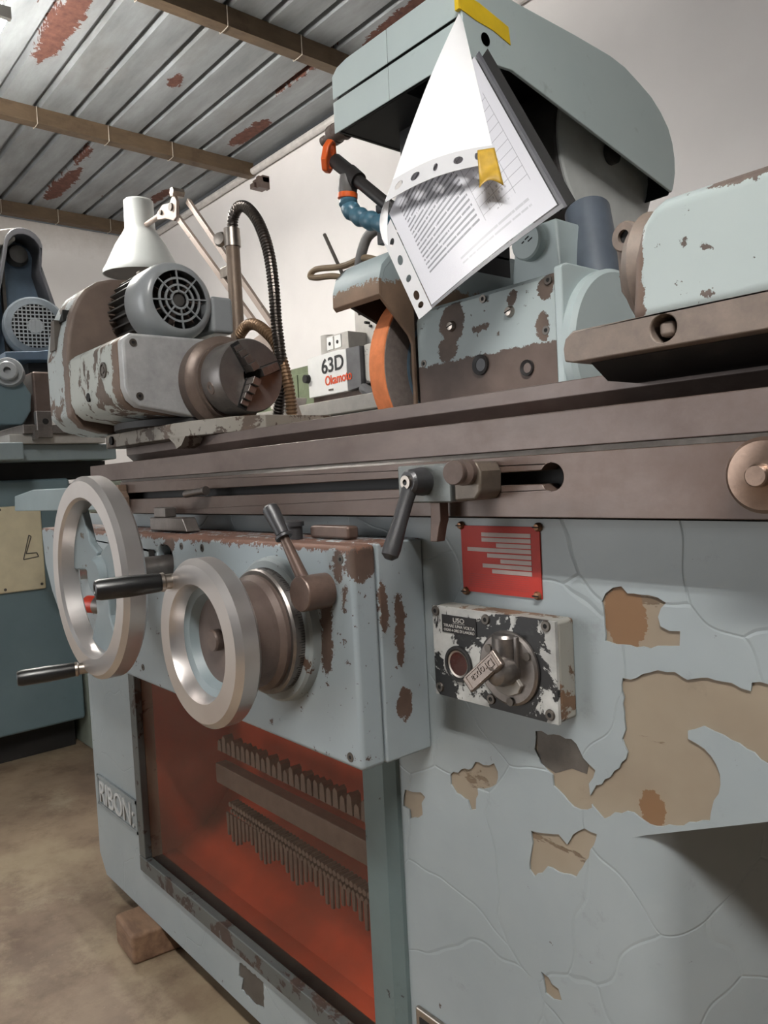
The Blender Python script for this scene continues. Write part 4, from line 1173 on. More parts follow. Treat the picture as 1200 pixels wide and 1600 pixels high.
# ------------------------------------------------------------------ document sleeve and tape
C_, B_, A2, D2 = Vector((-0.768, 0.734, 1.160)), Vector((-0.622, 0.870, 1.293)), Vector((-0.790, 0.898, 1.580)), Vector((-0.842, 0.734, 1.297))
ND = (B_ - C_).cross(D2 - C_).normalized()
if ND.y > 0:
    ND = -ND


def sheetpt(u, v, off=0.0):
    p = (C_ * (1 - u) + B_ * u) * (1 - v) + (D2 * (1 - u) + A2 * u) * v
    bend = 0.016 * math.sin(PI * u) * (0.4 + 0.6 * v)
    return p + ND * (off + bend)


def print_mat():
    t = NT('printed_paper', 0.55)
    uvn = t.n('ShaderNodeTexCoord').outputs['UV']
    s = t.sep(uvn)
    u, v = s[0], s[1]
    # text runs along the sheet's long side; rows stacked across
    def band(val, lo, hi):
        return t.math('MULTIPLY', t.math('GREATER_THAN', val, lo), t.math('LESS_THAN', val, hi))
    rows = t.math('FRACT', t.math('MULTIPLY', v, 26.0))
    line = t.math('LESS_THAN', rows, 0.42)
    cmb = t.n('ShaderNodeCombineXYZ')
    t.put(cmb.inputs[0], t.math('MULTIPLY', u, 60.0))
    t.put(cmb.inputs[1], t.math('FLOOR', t.math('MULTIPLY', v, 26.0)))
    wn = t.n('ShaderNodeTexNoise')
    t.put(wn.inputs['Vector'], cmb.outputs[0])
    wn.inputs['Scale'].default_value = 1.3
    words = t.math('GREATER_THAN', wn.outputs['Fac'], 0.37)
    body_ = t.math('MULTIPLY', t.math('MULTIPLY', line, words), t.math('MULTIPLY', band(u, 0.08, 0.52), band(v, 0.22, 0.93)))
    body_ = t.math('MULTIPLY', body_, 0.75)
    gl = t.math('LESS_THAN', t.math('FRACT', t.math('MULTIPLY', v, 17.0)), 0.07)
    gv = t.math('LESS_THAN', t.math('FRACT', t.math('MULTIPLY', t.math('SUBTRACT', u, 0.55), 8.0)), 0.035)
    grid_ = t.math('MULTIPLY', t.math('MAXIMUM', gl, gv), t.math('MULTIPLY', band(u, 0.549, 0.93), band(v, 0.2, 0.8)))
    small = t.math('MULTIPLY', t.math('MULTIPLY', line, t.math('GREATER_THAN', wn.outputs['Fac'], 0.55)), t.math('MULTIPLY', band(u, 0.6, 0.78), band(v, 0.2, 0.8)))
    foot_ = t.math('MULTIPLY', t.math('MULTIPLY', line, words), t.math('MULTIPLY', band(u, 0.3, 0.86), band(v, 0.08, 0.15)))
    ink = t.math('MAXIMUM', t.math('MAXIMUM', body_, t.math('MULTIPLY', grid_, 0.5)), t.math('MAXIMUM', t.math('MULTIPLY', foot_, 0.3), t.math('MULTIPLY', small, 0.45)))
    return t.out(t.mix(ink, lin((214, 214, 221)), lin((52, 52, 66))))


def film_mat(name, haze, tint):
    t = NT(name, 0.1)
    tr = t.n('ShaderNodeBsdfTransparent')
    gl = t.n('ShaderNodeBsdfGlossy')
    gl.inputs['Roughness'].default_value = 0.28
    df = t.n('ShaderNodeBsdfDiffuse')
    df.inputs[0].default_value = lin(tint)
    m1 = t.n('ShaderNodeMixShader')
    m1.inputs[0].default_value = haze
    t.put(m1.inputs[1], tr.outputs[0])
    t.put(m1.inputs[2], df.outputs[0])
    m2 = t.n('ShaderNodeMixShader')
    m2.inputs[0].default_value = 0.06
    t.put(m2.inputs[1], m1.outputs[0])
    t.put(m2.inputs[2], gl.outputs[0])
    t.put(t.t.nodes['Material Output'].inputs[0], m2.outputs[0])
    return t.m


M['print'] = print_mat()
M['film'] = film_mat('clear_sleeve_film', 0.06, (230, 232, 236))
M['film_strip'] = film_mat('sleeve_strip', 0.72, (232, 232, 234))
M['white_sheet'] = plain('plain_white_sheet', (246, 246, 247), 0.5, var=0.01)
dcm = thing('document_sleeve', (-0.82, 0.90, 1.65), 'printed white sheet in a punched plastic sleeve hanging from the belt cover', 'document')
pp_ = MB().grid(lambda u, v: sheetpt(0.10 + 0.875 * u, 0.035 + 0.95 * v), 16, 12)
o = obj('printed_sheet', pp_, M['print'], dcm)


def patch_sheet(holes, u0, u1, v0, v1, off, nu, nv, fn):
    """sleeve strip with punched holes, mapped on a curved patch"""
    flat = MB()
    ring = [(u0 + (u1 - u0) * k / nu, v0) for k in range(nu)] + [(u1, v0 + (v1 - v0) * k / nv) for k in range(nv)] + \
           [(u1 - (u1 - u0) * k / nu, v1) for k in range(nu)] + [(u0, v1 - (v1 - v0) * k / nv) for k in range(nv)]
    flat.sheet(ring, holes, 'z', 0, 0.0006)
    for v in flat.bm.verts:
        v.co = fn(v.co.x, v.co.y, off + v.co.z)
    return flat


def slotring(cu, cv, ru, rv, n=16):
    return [(cu + ru * math.cos(2 * PI * k / n), cv + rv * math.sin(2 * PI * k / n)) for k in range(n)]


hl_ = [slotring(0.045, v, 0.018, rv) for v, rv in ((0.10, 0.028), (0.20, 0.045), (0.38, 0.03), (0.58, 0.045), (0.78, 0.03))]
obj('punched_strip', patch_sheet(hl_, 0.0, 0.095, 0.0, 0.93, 0.0015, 2, 20, sheetpt), M['film_strip'], dcm)
obj('clear_film', MB().grid(lambda u, v: sheetpt(0.095 + 0.905 * u, v, 0.002), 14, 10), M['film'], dcm)
obj('welded_edge', patch_sheet([], 0.095, 1.0, 0.0, 0.022, 0.0018, 24, 1, sheetpt), plain('grey_weld', (120, 120, 124), 0.4), dcm)
obj('sleeve_edge', patch_sheet([], 0.985, 1.02, 0.0, 0.98, -0.001, 1, 16, sheetpt), plain('grey_edge', (92, 92, 98), 0.3), dcm)
obj('black_strip', patch_sheet([], 0.97, 1.085, 0.02, 0.97, -0.012, 2, 16, sheetpt), M['hole'], dcm)  # black strip set behind the right edge of the sheet
# folded-over front flap
T0, T1 = Vector((-0.8265, 0.905, 1.655)), Vector((-0.8215, 0.908, 1.640))
F_, G_ = Vector((-0.820, 0.729, 1.333)), Vector((-0.694, 0.821, 1.365))


def flap(u, v, off=0.0):
    p = (F_ * (1 - u) + G_ * u) * (1 - v) + (T0 * (1 - u) + T1 * u) * v
    n = (G_ - F_).cross(T0 - F_).normalized()
    if n.y > 0:
        n = -n
    return p + n * (off + 0.012 * math.sin(PI * u) * (1 - v) + 0.010 * math.sin(PI * v))


obj('folded_flap', MB().grid(lambda u, v: flap(u, 0.10 + 0.90 * v), 14, 14), M['white_sheet'], dcm)
hl_ = [slotring(u, 0.052, ru, 0.020) for u, ru in ((0.10, 0.04), (0.27, 0.045), (0.47, 0.022), (0.68, 0.045), (0.85, 0.022))]
obj('punched_strip', patch_sheet(hl_, 0.0, 1.0, 0.0, 0.10, 0.0, 20, 2, flap), M['film_strip'], dcm)
# curl joining the flap to the lower sheet
curl = MB()


def curlpt(u, v):
    a = flap(0.0, 0.02 + 0.16 * u)
    b = sheetpt(0.0, 0.90 - 0.15 * u, 0.001)
    mid = (a + b) / 2 + Vector((-0.016, -0.006, 0.004))
    return a * (1 - v) ** 2 + mid * 2 * v * (1 - v) + b * v * v


curl.grid(curlpt, 6, 8)
obj('sleeve_curl', curl, M['white_sheet'], dcm)
M['tape'] = plain('yellow_tape', (232, 196, 40), 0.4, var=0.08)
M['tape2'] = plain('ochre_tape', (206, 166, 62), 0.4, var=0.18, scale=40)
tp = MB()
tp.prism([(0.915, 1.668), (0.915, 1.694), (0.96, 1.692), (1.030, 1.678), (1.034, 1.650), (0.99, 1.660), (0.95, 1.662)], 'x', -0.8333, -0.8322)
tp.prism([(-0.8335, 1.668), (-0.842, 1.668), (-0.842, 1.694), (-0.8335, 1.694)], 'y', 0.9125, 0.9195)
o = obj('tape_strip', tp, M['tape'], None, bevel=0.0003)
tag(o, 'bright yellow tape strip on the corner of the blue belt cover', 'tape')
bm_ = MB()
bm_.grid(lambda u, v: flap(0.86 + 0.155 * u - 0.02 * v * (1 - u), 0.075 - 0.21 * v + 0.03 * math.sin(3 * u) * v, 0.003 + 0.004 * math.sin(7 * v + 3 * u) * v), 8, 12)
o = obj('tape_strip', bm_, M['tape2'])
so = o.modifiers.new('thickness', 'SOLIDIFY')
so.thickness = 0.0006
tag(o, 'crumpled ochre tape strip stuck to the folded paper flap', 'tape')

# ------------------------------------------------------------------ coolant tap on the wheel head
ct = thing('coolant_tap', (-0.98, 0.85, 1.35), 'black coolant pipe with orange tap and blue segmented nozzle hose', 'coolant tap')
M['pipe_black'] = plain('black_pipe', (28, 24, 23), 0.45)
obj('supply_pipe', MB().tube([(-1.060, 0.85, 1.487), (-1.035, 0.85, 1.463), (-0.96, 0.853, 1.397), (-0.90, 0.88, 1.345)], [0.0095, 0.0105, 0.0105, 0.0105], 16), M['pipe_black'], ct)
obj('pipe_collar', MB().cyl((-1.045, 0.85, 1.473), (-1.022, 0.85, 1.452), 0.0145, n=20), M['pipe_black'], ct)
obj('valve_body', MB().cyl((-1.082, 0.85, 1.505), (-1.045, 0.85, 1.473), 0.013, n=18), M['pipe_black'], ct)
M['orange'] = plain('orange_plastic', (214, 92, 34), 0.35)
hp = []
c0 = Vector((-1.0955, 0.8455, 1.517))
e1, e2 = Vector((0.25, 0.1, 0.96)).normalized(), Vector((0.5, -0.85, 0)).normalized()
ring_o, ring_i = [], []
th = MB()
nrm = e1.cross(e2).normalized()
for k in range(8):
    a = 2 * PI * k / 8 + PI / 8
    hp.append((0.029 * math.cos(a), 0.021 * math.sin(a)))
inn = [(0.012 + 0.009 * math.cos(2 * PI * k / 10), 0.008 * math.sin(2 * PI * k / 10)) for k in range(10)]
inn2 = [(-0.012 + 0.007 * math.cos(2 * PI * k / 10), 0.006 * math.sin(2 * PI * k / 10)) for k in range(10)]
th.sheet(hp, [inn, inn2], 'z', -0.006, 0.006)
for v in th.bm.verts:
    v.co = c0 + e1 * v.co.x + e2 * v.co.y + nrm * v.co.z
obj('tap_handle', th, M['orange'], ct, bevel=0.003, label='orange octagonal tap handle')
jn = obj('nozzle_joint', MB().lathe([(0.0155, 0), (0.0165, 0.006), (0.0165, 0.024), (0.015, 0.03)], (-1.0475, 0.848, 1.468), (-0.12, 0.0, -1), 24), plain('grey_joint', (98, 96, 94), 0.4), ct)
obj('joint_band', MB().lathe([(0.0158, 0.028), (0.0175, 0.029), (0.0175, 0.037), (0.0155, 0.038)], (-1.0475, 0.848, 1.468), (-0.12, 0.0, -1), 24), M['orange'], jn)
M['seg_blue'] = plain('blue_segment', (66, 104, 122), 0.35, var=0.1)
segs = spline([(-1.052, 0.848, 1.428), (-1.048, 0.848, 1.412), (-1.028, 0.849, 1.395), (-1.003, 0.85, 1.381), (-0.975, 0.852, 1.369), (-0.945, 0.855, 1.358)], 2)
for i in range(0, len(segs) - 2, 2):
    p, q = segs[i], segs[i + 2]
    L = (q - p).length
    obj('hose_segment', MB().lathe([(0.0105, -L * 0.35), (0.0125, -L * 0.3), (0.0155, L * 0.1), (0.0165, L * 0.3), (0.0150, L * 0.5), (0.0115, L * 0.7)], p, q - p, 20), M['seg_blue'], ct)
obj('tap_mount', MB().box(-0.995, -0.965, 0.862, 0.875, 1.34, 1.405), plain('grey_mount', (92, 90, 92), 0.5), ct)
obj('mount_arm', MB().box(-0.985, -0.975, 0.866, 0.93, 1.341, 1.36), plain('grey_mount_arm', (92, 90, 92), 0.5), ct)
# thin rods and hose behind the guard
o = obj('marking_rod', MB().tube([(-1.325, 1.0, 1.468), (-1.28, 1.0, 1.39), (-1.22, 1.0, 1.28)], 0.0038, 8), M['metal_dark'])
tag(o, 'thin dark metal rod standing up behind the wheel guard', 'rod')
o = obj('coolant_hose', MB().tube(spline([(-1.16, 1.0, 1.375), (-1.20, 1.0, 1.388), (-1.27, 1.0, 1.388), (-1.36, 1.0, 1.403), (-1.385, 1.0, 1.394), (-1.36, 1.0, 1.385), (-1.29, 1.0, 1.372), (-1.21, 1.0, 1.335), (-1.165, 1.0, 1.305)], 6), 0.0065, 10), plain('tan_hose', (150, 130, 104), 0.5))
tag(o, 'tan rubber hose looped behind the wheel guard', 'hose')
o = obj('air_hose', MB().tube(spline([(-1.20, 1.0, 1.33), (-1.215, 1.0, 1.37), (-1.19, 1.0, 1.42), (-1.155, 1.0, 1.433), (-1.125, 1.0, 1.432), (-1.09, 1.0, 1.425)], 6), 0.0105, 12), plain('grey_hose', (128, 126, 124), 0.5))
tag(o, 'thick grey hose arching over the wheel guard', 'hose')

# ------------------------------------------------------------------ pipe stand with flexible conduit
ps = thing('pipe_stand', (-1.62, 0.95, 0.0), 'brown upright pipe behind the chuck with ribbed metal conduit', 'pipe')
M['pipe_brown'] = steel('brown_pipe', (140, 122, 106), 0.45, (1, 1, 0.4), metal=0.35, dirt=(112, 90, 74))
obj('upright_pipe', MB().cyl((-1.622, 0.95, 0.0), (-1.622, 0.95, 1.535), 0.0165, n=28), M['pipe_brown'], ps)
obj('pipe_head', MB().cyl((-1.622, 0.95, 1.51), (-1.622, 0.95, 1.552), 0.0195, n=28), M['nickel'], ps)
obj('clamp_ear', MB().lathe([(0.0001, -0.010), (0.014, -0.009), (0.018, 0), (0.014, 0.009), (0.0001, 0.010)], (-1.650, 0.935, 1.533), (0.5, -1, 0), 24), M['nickel'], ps)


def conduit(name, pts, r, mat, pitch_, parent):
    P_ = spline(pts, 40)
    # arc-length parametrise into ridges
    out, rad, acc, last = [], [], 0.0, P_[0]
    cum = [0]
    for a, b in zip(P_, P_[1:]):
        cum.append(cum[-1] + (b - a).length)
    tot = cum[-1]
    n = int(tot / pitch_) * 4
    j = 0
    for k in range(n + 1):
        s = tot * k / n
        while j < len(cum) - 2 and cum[j + 1] < s:
            j += 1
        f = (s - cum[j]) / max(1e-9, cum[j + 1] - cum[j])
        out.append(P_[j].lerp(P_[j + 1], f))
        rad.append(r * (1.0 if k % 4 in (1, 2) else 0.84))
    return obj(name, MB().tube(out, rad, 16), mat, parent, angle=20)


M['conduit'] = steel('conduit_steel', (110, 103, 98), 0.3, metal=0.9)
M['conduit_tan'] = steel('conduit_tan', (150, 120, 92), 0.4, metal=0.5)
conduit('flexible_conduit', [(-1.618, 0.95, 1.55), (-1.612, 0.95, 1.575), (-1.585, 0.95, 1.592), (-1.545, 0.95, 1.578), (-1.50, 0.95, 1.53), (-1.468, 0.95, 1.46), (-1.455, 0.95, 1.38), (-1.452, 0.95, 1.30), (-1.45, 0.955, 1.20), (-1.475, 0.96, 1.12), (-1.53, 0.97, 1.02)], 0.0135, M['conduit'], 0.0075, ps)
conduit('side_conduit', [(-1.605, 0.945, 1.30), (-1.57, 0.945, 1.315), (-1.53, 0.945, 1.31), (-1.49, 0.948, 1.285), (-1.462, 0.955, 1.25), (-1.44, 0.96, 1.18), (-1.435, 0.965, 1.12), (-1.44, 0.97, 1.0)], 0.0135, M['conduit_tan'], 0.008, ps)

# ------------------------------------------------------------------ articulated lamp
lm = thing('work_lamp', (-1.9, 1.35, 0.95), 'white metal shade work lamp on a beige articulated arm', 'lamp')
M['lamp_white'] = chipped('lamp_enamel', (206, 210, 208), (120, 110, 100), 0.72, 14, 0.35, paint2=(190, 194, 192))
LC = Vector((-2.92, 1.3, 1.868))
sh = [(0.062, 0.198), (0.062, 0.196), (0.060, 0.098), (0.066, 0.09), (0.108, 0.030), (0.150, -0.040), (0.165, -0.052)]
LA = Vector((0.05, -0.02, 1)).normalized()
shp = [(0.048, 0.205), (0.056, 0.200), (0.058, 0.095), (0.066, 0.080), (0.098, 0.030), (0.135, -0.045), (0.148, -0.066), (0.150, -0.080), (0.146, -0.080), (0.132, -0.045), (0.094, 0.03), (0.062, 0.078), (0.05, 0.09), (0.0001, 0.09)]
obj('lamp_shade', MB().lathe(shp + [], LC, LA, 56), M['lamp_white'], lm, label='white conical lamp shade with tubular neck')
lin_ = [(0.146, -0.0795), (0.131, -0.044), (0.093, 0.029), (0.061, 0.076), (0.0001, 0.078)]
obj('shade_liner', MB().lathe([(r_ - 0.0012, t_) for r_, t_ in lin_[:-1]] + [(0.0001, 0.0775)], LC, LA, 56), plain('dark_brown_liner', (70, 62, 55), 0.6), lm)  # separate dark brown inner skin of the lamp shade
obj('shade_cap', MB().cyl(LC + LA * 0.203, LC + LA * 0.2065, 0.049, n=40), M['lamp_white'], lm)
M['beige'] = chipped('beige_arm_paint', (186, 168, 156), (120, 100, 86), 0.64, 20, 0.45)
obj('shade_pivot', MB().cyl((-2.865, 1.3, 1.965), (-2.66, 1.3, 1.965), 0.010, n=12), M['beige'], lm)
jt = obj('joint_plate', MB().prism([(-2.73, 1.945), (-2.66, 1.93), (-2.60, 1.905), (-2.575, 1.91), (-2.565, 1.965), (-2.585, 2.0), (-2.62, 1.975), (-2.68, 1.985), (-2.73, 1.97)], 'y', 1.285, 1.297), M['beige'], lm, bevel=0.002)
obj('joint_bolt', MB().cyl((-2.605, 1.278, 1.955), (-2.605, 1.31, 1.955), 0.014, n=14), M['metal_dark'], jt)
obj('joint_bolt', MB().cyl((-2.69, 1.278, 1.96), (-2.69, 1.31, 1.96), 0.009, n=14), M['metal_dark'], jt)
obj('joint_nut', MB().cyl((-2.58, 1.275, 2.0), (-2.58, 1.32, 2.0), 0.016, n=6), M['nickel'], jt)


def bar(name, p0, p1, w, t_, mat, parent):
    p0, p1 = Vector(p0), Vector(p1)
    d = p1 - p0
    return obj(name, MB().obox((p0 + p1) / 2, d, Vector((0, 1, 0)), d.cross(Vector((0, 1, 0))), d.length, t_, w), mat, parent, bevel=0.002)


bar('upper_arm', (-2.605, 1.3, 1.93), (-2.03, 1.3, 1.375), 0.020, 0.014, M['beige'], lm)
bar('upper_arm', (-2.545, 1.32, 1.965), (-2.03, 1.32, 1.425), 0.020, 0.014, M['beige'], lm)
obj('arm_spacer', MB().box(-2.30, -2.255, 1.292, 1.328, 1.63, 1.665), M['nickel'], lm, bevel=0.003)
obj('elbow_plate', MB().prism([(-2.10, 1.40), (-2.00, 1.42), (-1.96, 1.36), (-2.02, 1.33), (-2.08, 1.35)], 'y', 1.285, 1.297), M['beige'], lm, bevel=0.002)
bar('lower_arm', (-2.02, 1.30, 1.37), (-1.86, 1.30, 1.06), 0.024, 0.016, M['beige'], lm)
bar('lower_arm', (-2.06, 1.33, 1.35), (-1.93, 1.33, 1.06), 0.012, 0.012, M['beige'], lm)
for p in ((-2.025, 1.288, 1.38), (-1.935, 1.29, 1.205), (-1.88, 1.29, 1.10)):
    obj('arm_rivet', MB().cyl(p, (p[0], p[1] + 0.02, p[2]), 0.006, n=12), M['metal_dark'], lm)
obj('lamp_post', MB().cyl((-1.86, 1.31, 0.0), (-1.86, 1.31, 1.07), 0.016, n=16), M['beige'], lm)
obj('lamp_foot', MB().lathe([(0.14, 0), (0.14, 0.015), (0.03, 0.03), (0.018, 0.05)], (-1.86, 1.31, 0.0), (0, 0, 1), 32), M['metal_dark'], lm)

# ------------------------------------------------------------------ surface grinder in the background
sgm = thing('surface_grinder', (-2.6, 2.1, 0.0), 'cream surface grinder with a printed control box by the white wall', 'grinder')
M['cream'] = plain('cream_paint', (206, 204, 198), 0.45, var=0.06)
M['cream_grey'] = plain('warm_grey_paint', (174, 170, 164), 0.5, var=0.08)
M['grey_dk'] = plain('dark_grey_paint', (98, 98, 100), 0.5)
M['white_box'] = plain('white_box_paint', (224, 224, 222), 0.4, var=0.03)
k = 0.0
bx = obj('control_box', MB().prism([(-2.826, 1.312), (-2.545, 1.312), (-2.545, 1.487), (-2.60, 1.492), (-2.826, 1.487)], 'y', 2.0, 2.09), M['white_box'], sgm, bevel=0.003, label='white control box with black and orange lettering')
obj('box_side', MB().prism([(-2.543, 1.312), (-2.455, 1.320), (-2.455, 1.486), (-2.543, 1.489)], 'y', 2.0, 2.09), M['grey_dk'], bx, bevel=0.002)
text('lettering', '63D', 0.088, plain('black_print', (38, 38, 40), 0.5), bx, (-2.722, 1.9985, 1.405), (1, 0, 0.035), (0, 0, 1), 0.0008, sx=1.05, bold=0.0012)
text('lettering', 'Okamoto', 0.056, plain('orange_print', (222, 82, 38), 0.5), bx, (-2.70, 1.9985, 1.352), (1, 0, 0.035), (0, 0, 1), 0.0008, sx=0.86, bold=0.0008)
obj('box_knob', MB().lathe([(0.0001, -0.02), (0.018, -0.02), (0.02, 0), (0.014, 0.004)], (-2.826, 2.0, 1.397), (0, 1, 0), 20), M['dark'], bx)
obj('box_latch', MB().box(-2.675, -2.645, 1.996, 2.0, 1.328, 1.334), M['steel_brown'], bx)
M['worn_side'] = chipped('worn_grey_side', (196, 192, 186), (70, 66, 64), 0.5, 14, 0.5)
obj('valve_block', MB().box(-2.45, -2.33, 2.02, 2.2, 1.33, 1.49), M['worn_side'], sgm, bevel=0.004)
obj('valve_hose', MB().tube(spline([(-2.44, 2.0, 1.31), (-2.40, 1.99, 1.295), (-2.36, 2.0, 1.275)], 6), 0.022, 10), M['grey_dk'], sgm)
obj('gauge_box', MB().box(-2.70, -2.55, 2.02, 2.12, 1.488, 1.565), M['cream_grey'], sgm, bevel=0.003)
for x in (-2.675, -2.62):
    gb_ = obj('gauge_plate', MB().box(x - 0.02, x + 0.024, 2.016, 2.0205, 1.505, 1.558), M['white_box'], sgm)
    obj('gauge_dot', MB().cyl((x, 2.0145, 1.53), (x, 2.017, 1.53), 0.008, n=12), M['dark'], gb_)
obj('post_tube', MB().cyl((-2.74, 2.06, 1.45), (-2.74, 2.06, 1.578), 0.035, n=24), M['cream_grey'], sgm)
col = obj('column', MB().box(-2.625, -2.50, 2.12, 2.38, 1.2, 1.715), M['cream_grey'], sgm, bevel=0.004)
obj('column', MB().box(-2.50, -2.41, 2.10, 2.38, 1.2, 1.60), M['cream_grey'], sgm, bevel=0.004)
obj('column', MB().box(-2.405, -2.33, 2.12, 2.38, 1.2, 1.545), M['cream_grey'], sgm, bevel=0.004)
obj('column', MB().box(-2.32, -2.12, 2.14, 2.38, 1.2, 1.56), M['cream_grey'], sgm, bevel=0.004)
for x, z in ((-2.52, 1.60), (-2.49, 1.58), (-2.46, 1.55), (-2.37, 1.50)):
    obj('column_bolt', MB().cyl((x, 2.09, z), (x, 2.13, z), 0.006, n=8), M['dark'], col)
obj('column_knob', MB().cyl((-2.60, 2.15, 1.715), (-2.60, 2.15, 1.745), 0.008, n=10), M['dark'], col)
obj('machine_table', MB().box(-3.4, -1.6, 1.92, 2.38, 1.215, 1.275), M['cream_grey'], sgm, bevel=0.004)
obj('table_pad', MB().box(-2.82, -2.42, 2.02, 2.18, 1.2752, 1.312), M['steel_brown'], sgm)
obj('machine_base', MB().box(-3.2, -1.7, 1.95, 2.37, 0.0, 1.214), M['cream'], sgm, bevel=0.01)
M['rag'] = plain('white_tray', (222, 214, 208), 0.4)
o = obj('plastic_tray', MB().prism([(-2.99, 1.2755), (-2.86, 1.2755), (-2.84, 1.315), (-3.0, 1.315)], 'y', 1.90, 2.0), M['rag'], None, bevel=0.004)
tag(o, 'small white plastic tray on the cream machine table', 'tray')
gm = thing('green_cabinet', (-3.4, 2.6, 0), 'olive green cabinet partly hidden behind the cream grinder', 'cabinet')
M['green'] = plain('olive_green', (112, 122, 96), 0.5)
obj('cabinet_body', MB().box(-4.0, -2.95, 2.40, 2.68, 0.02, 1.56), M['green'], gm, bevel=0.006)
obj('cabinet_plinth', MB().box(-3.98, -2.97, 2.42, 2.66, 0.0, 0.02), M['dark'], gm)
obj('cabinet_door', MB().box(-3.96, -3.48, 2.388, 2.40, 0.06, 1.52), M['green'], gm, bevel=0.003)
obj('cabinet_door', MB().box(-3.47, -2.98, 2.388, 2.40, 0.06, 1.52), M['green'], gm, bevel=0.003)

# ------------------------------------------------------------------ blue grinder on the left
bgm = thing('tool_grinder', (-3.1, 0.8, 0), 'slate blue grinder with a tall belt guard and meshed motor', 'grinder')
M['slate'] = chipped('slate_blue_paint', (112, 132, 139), (98, 86, 74), 0.70, 9, 0.42, paint2=(98, 118, 126))
M['slate2'] = plain('slate_blue_guard', (92, 110, 128), 0.42, var=0.1)
M['cream_panel'] = plain('cream_panel', (218, 208, 178), 0.45, var=0.06)
M['pale_green'] = chipped('pale_green_paint', (148, 156, 142), (110, 96, 80), 0.68, 8, 0.5)
obj('cabinet', MB().box(-3.6, -2.86, 0.20, 0.945, 0.115, 1.0), M['slate'], bgm, bevel=0.012, seg=3)
obj('cabinet_plinth', MB().box(-3.55, -2.95, 0.5, 0.93, 0.0, 0.115), M['dark'], bgm)
obj('side_base', MB().box(-3.7, -2.72, 0.952, 1.5, 0.0, 0.98), M['pale_green'], bgm, bevel=0.006)
cpn = obj('side_panel', MB().box(-2.86, -2.846, 0.52, 0.835, 0.612, 0.91), M['cream_panel'], bgm, bevel=0.006, label='cream sheet panel with a corner-shaped mark')
for y, z in ((0.70, 0.90), (0.70, 0.625), (0.82, 0.63), (0.82, 0.90)):
    obj('panel_screw', MB().cyl((-2.845, y, z), (-2.849, y, z), 0.005, n=10), M['metal_dark'], cpn)
mk = MB()
mp_ = [(0.765, 0.722), (0.815, 0.728), (0.810, 0.742), (0.775, 0.742), (0.795, 0.80), (0.788, 0.806)]
for i in range(len(mp_)):
    a, b = mp_[i], mp_[(i + 1) % len(mp_)]
    mk.tube([(-2.845, a[0], a[1]), (-2.845, b[0], b[1])], 0.0018, 6)
obj('panel_mark', mk, M['metal_dark'], cpn)
# table tray and details above
obj('coolant_tray', MB().prism([(-3.8, 0.45), (-2.68, 0.45), (-2.66, 0.74), (-2.78, 0.76), (-2.80, 1.1), (-3.8, 1.1)], 'z', 1.062, 1.118), chipped('tray_paint', (142, 156, 160), (120, 104, 84), 0.6, 10, 0.5), bgm, bevel=0.004)
obj('tray_apron', MB().box(-3.7, -2.92, 0.6, 1.1, 1.0, 1.061), M['dark'], bgm)
obj('slide', MB().box(-3.7, -2.74, 0.72, 1.04, 1.1185, 1.15), M['cream_grey'], bgm, bevel=0.002)
obj('slide_rail', MB().box(-3.7, -2.72, 0.76, 1.0, 1.1505, 1.18), M['steel'], bgm, bevel=0.002)
dg = obj('dial_gauge', MB().cyl((-2.86, 0.90, 1.185), (-2.86, 0.90, 1.212), 0.05, n=32), M['cream'], bgm)
obj('dial_rim', MB().lathe([(0.044, 0.026), (0.051, 0.026), (0.051, 0.031), (0.044, 0.031)], (-2.86, 0.90, 1.185), (0, 0, 1), 32, closed=True), M['nickel'], dg)
cl = obj('rail_clamp', MB().box(-2.735, -2.705, 0.80, 0.85, 1.135, 1.225), M['steel'], bgm, bevel=0.003)
obj('clamp_hole', MB().cyl((-2.704, 0.828, 1.19), (-2.708, 0.828, 1.19), 0.010, n=16), M['hole'], cl)
obj('clamp_foot', MB().box(-2.735, -2.70, 0.79, 0.80, 1.13, 1.16), M['steel'], cl)
# spindle block
obj('spindle_block', MB().prism([(0.55, 1.19), (0.80, 1.19), (0.83, 1.24), (0.835, 1.30), (0.80, 1.36), (0.70, 1.40), (0.55, 1.40)], 'x', -3.2, -2.86), M['slate'], bgm, bevel=0.008)
sp = obj('spindle_nose', MB().lathe([(0.05, -0.03), (0.05, 0.02), (0.046, 0.03), (0.032, 0.03), (0.032, 0.055), (0.028, 0.06), (0.012, 0.06), (0.012, 0.04), (0.0001, 0.04)], (-2.86, 0.765, 1.37), (1, -0.35, 0), 36), M['motor'], bgm)
obj('brown_post', MB().box(-3.05, -2.86, 0.84, 0.92, 1.19, 1.38), M['steel_brown'], bgm, bevel=0.01)
obj('blue_block', MB().prism([(0.92, 1.19), (1.06, 1.19), (1.06, 1.40), (0.96, 1.40), (0.92, 1.36)], 'x', -3.2, -2.88), M['slate2'], bgm, bevel=0.006)
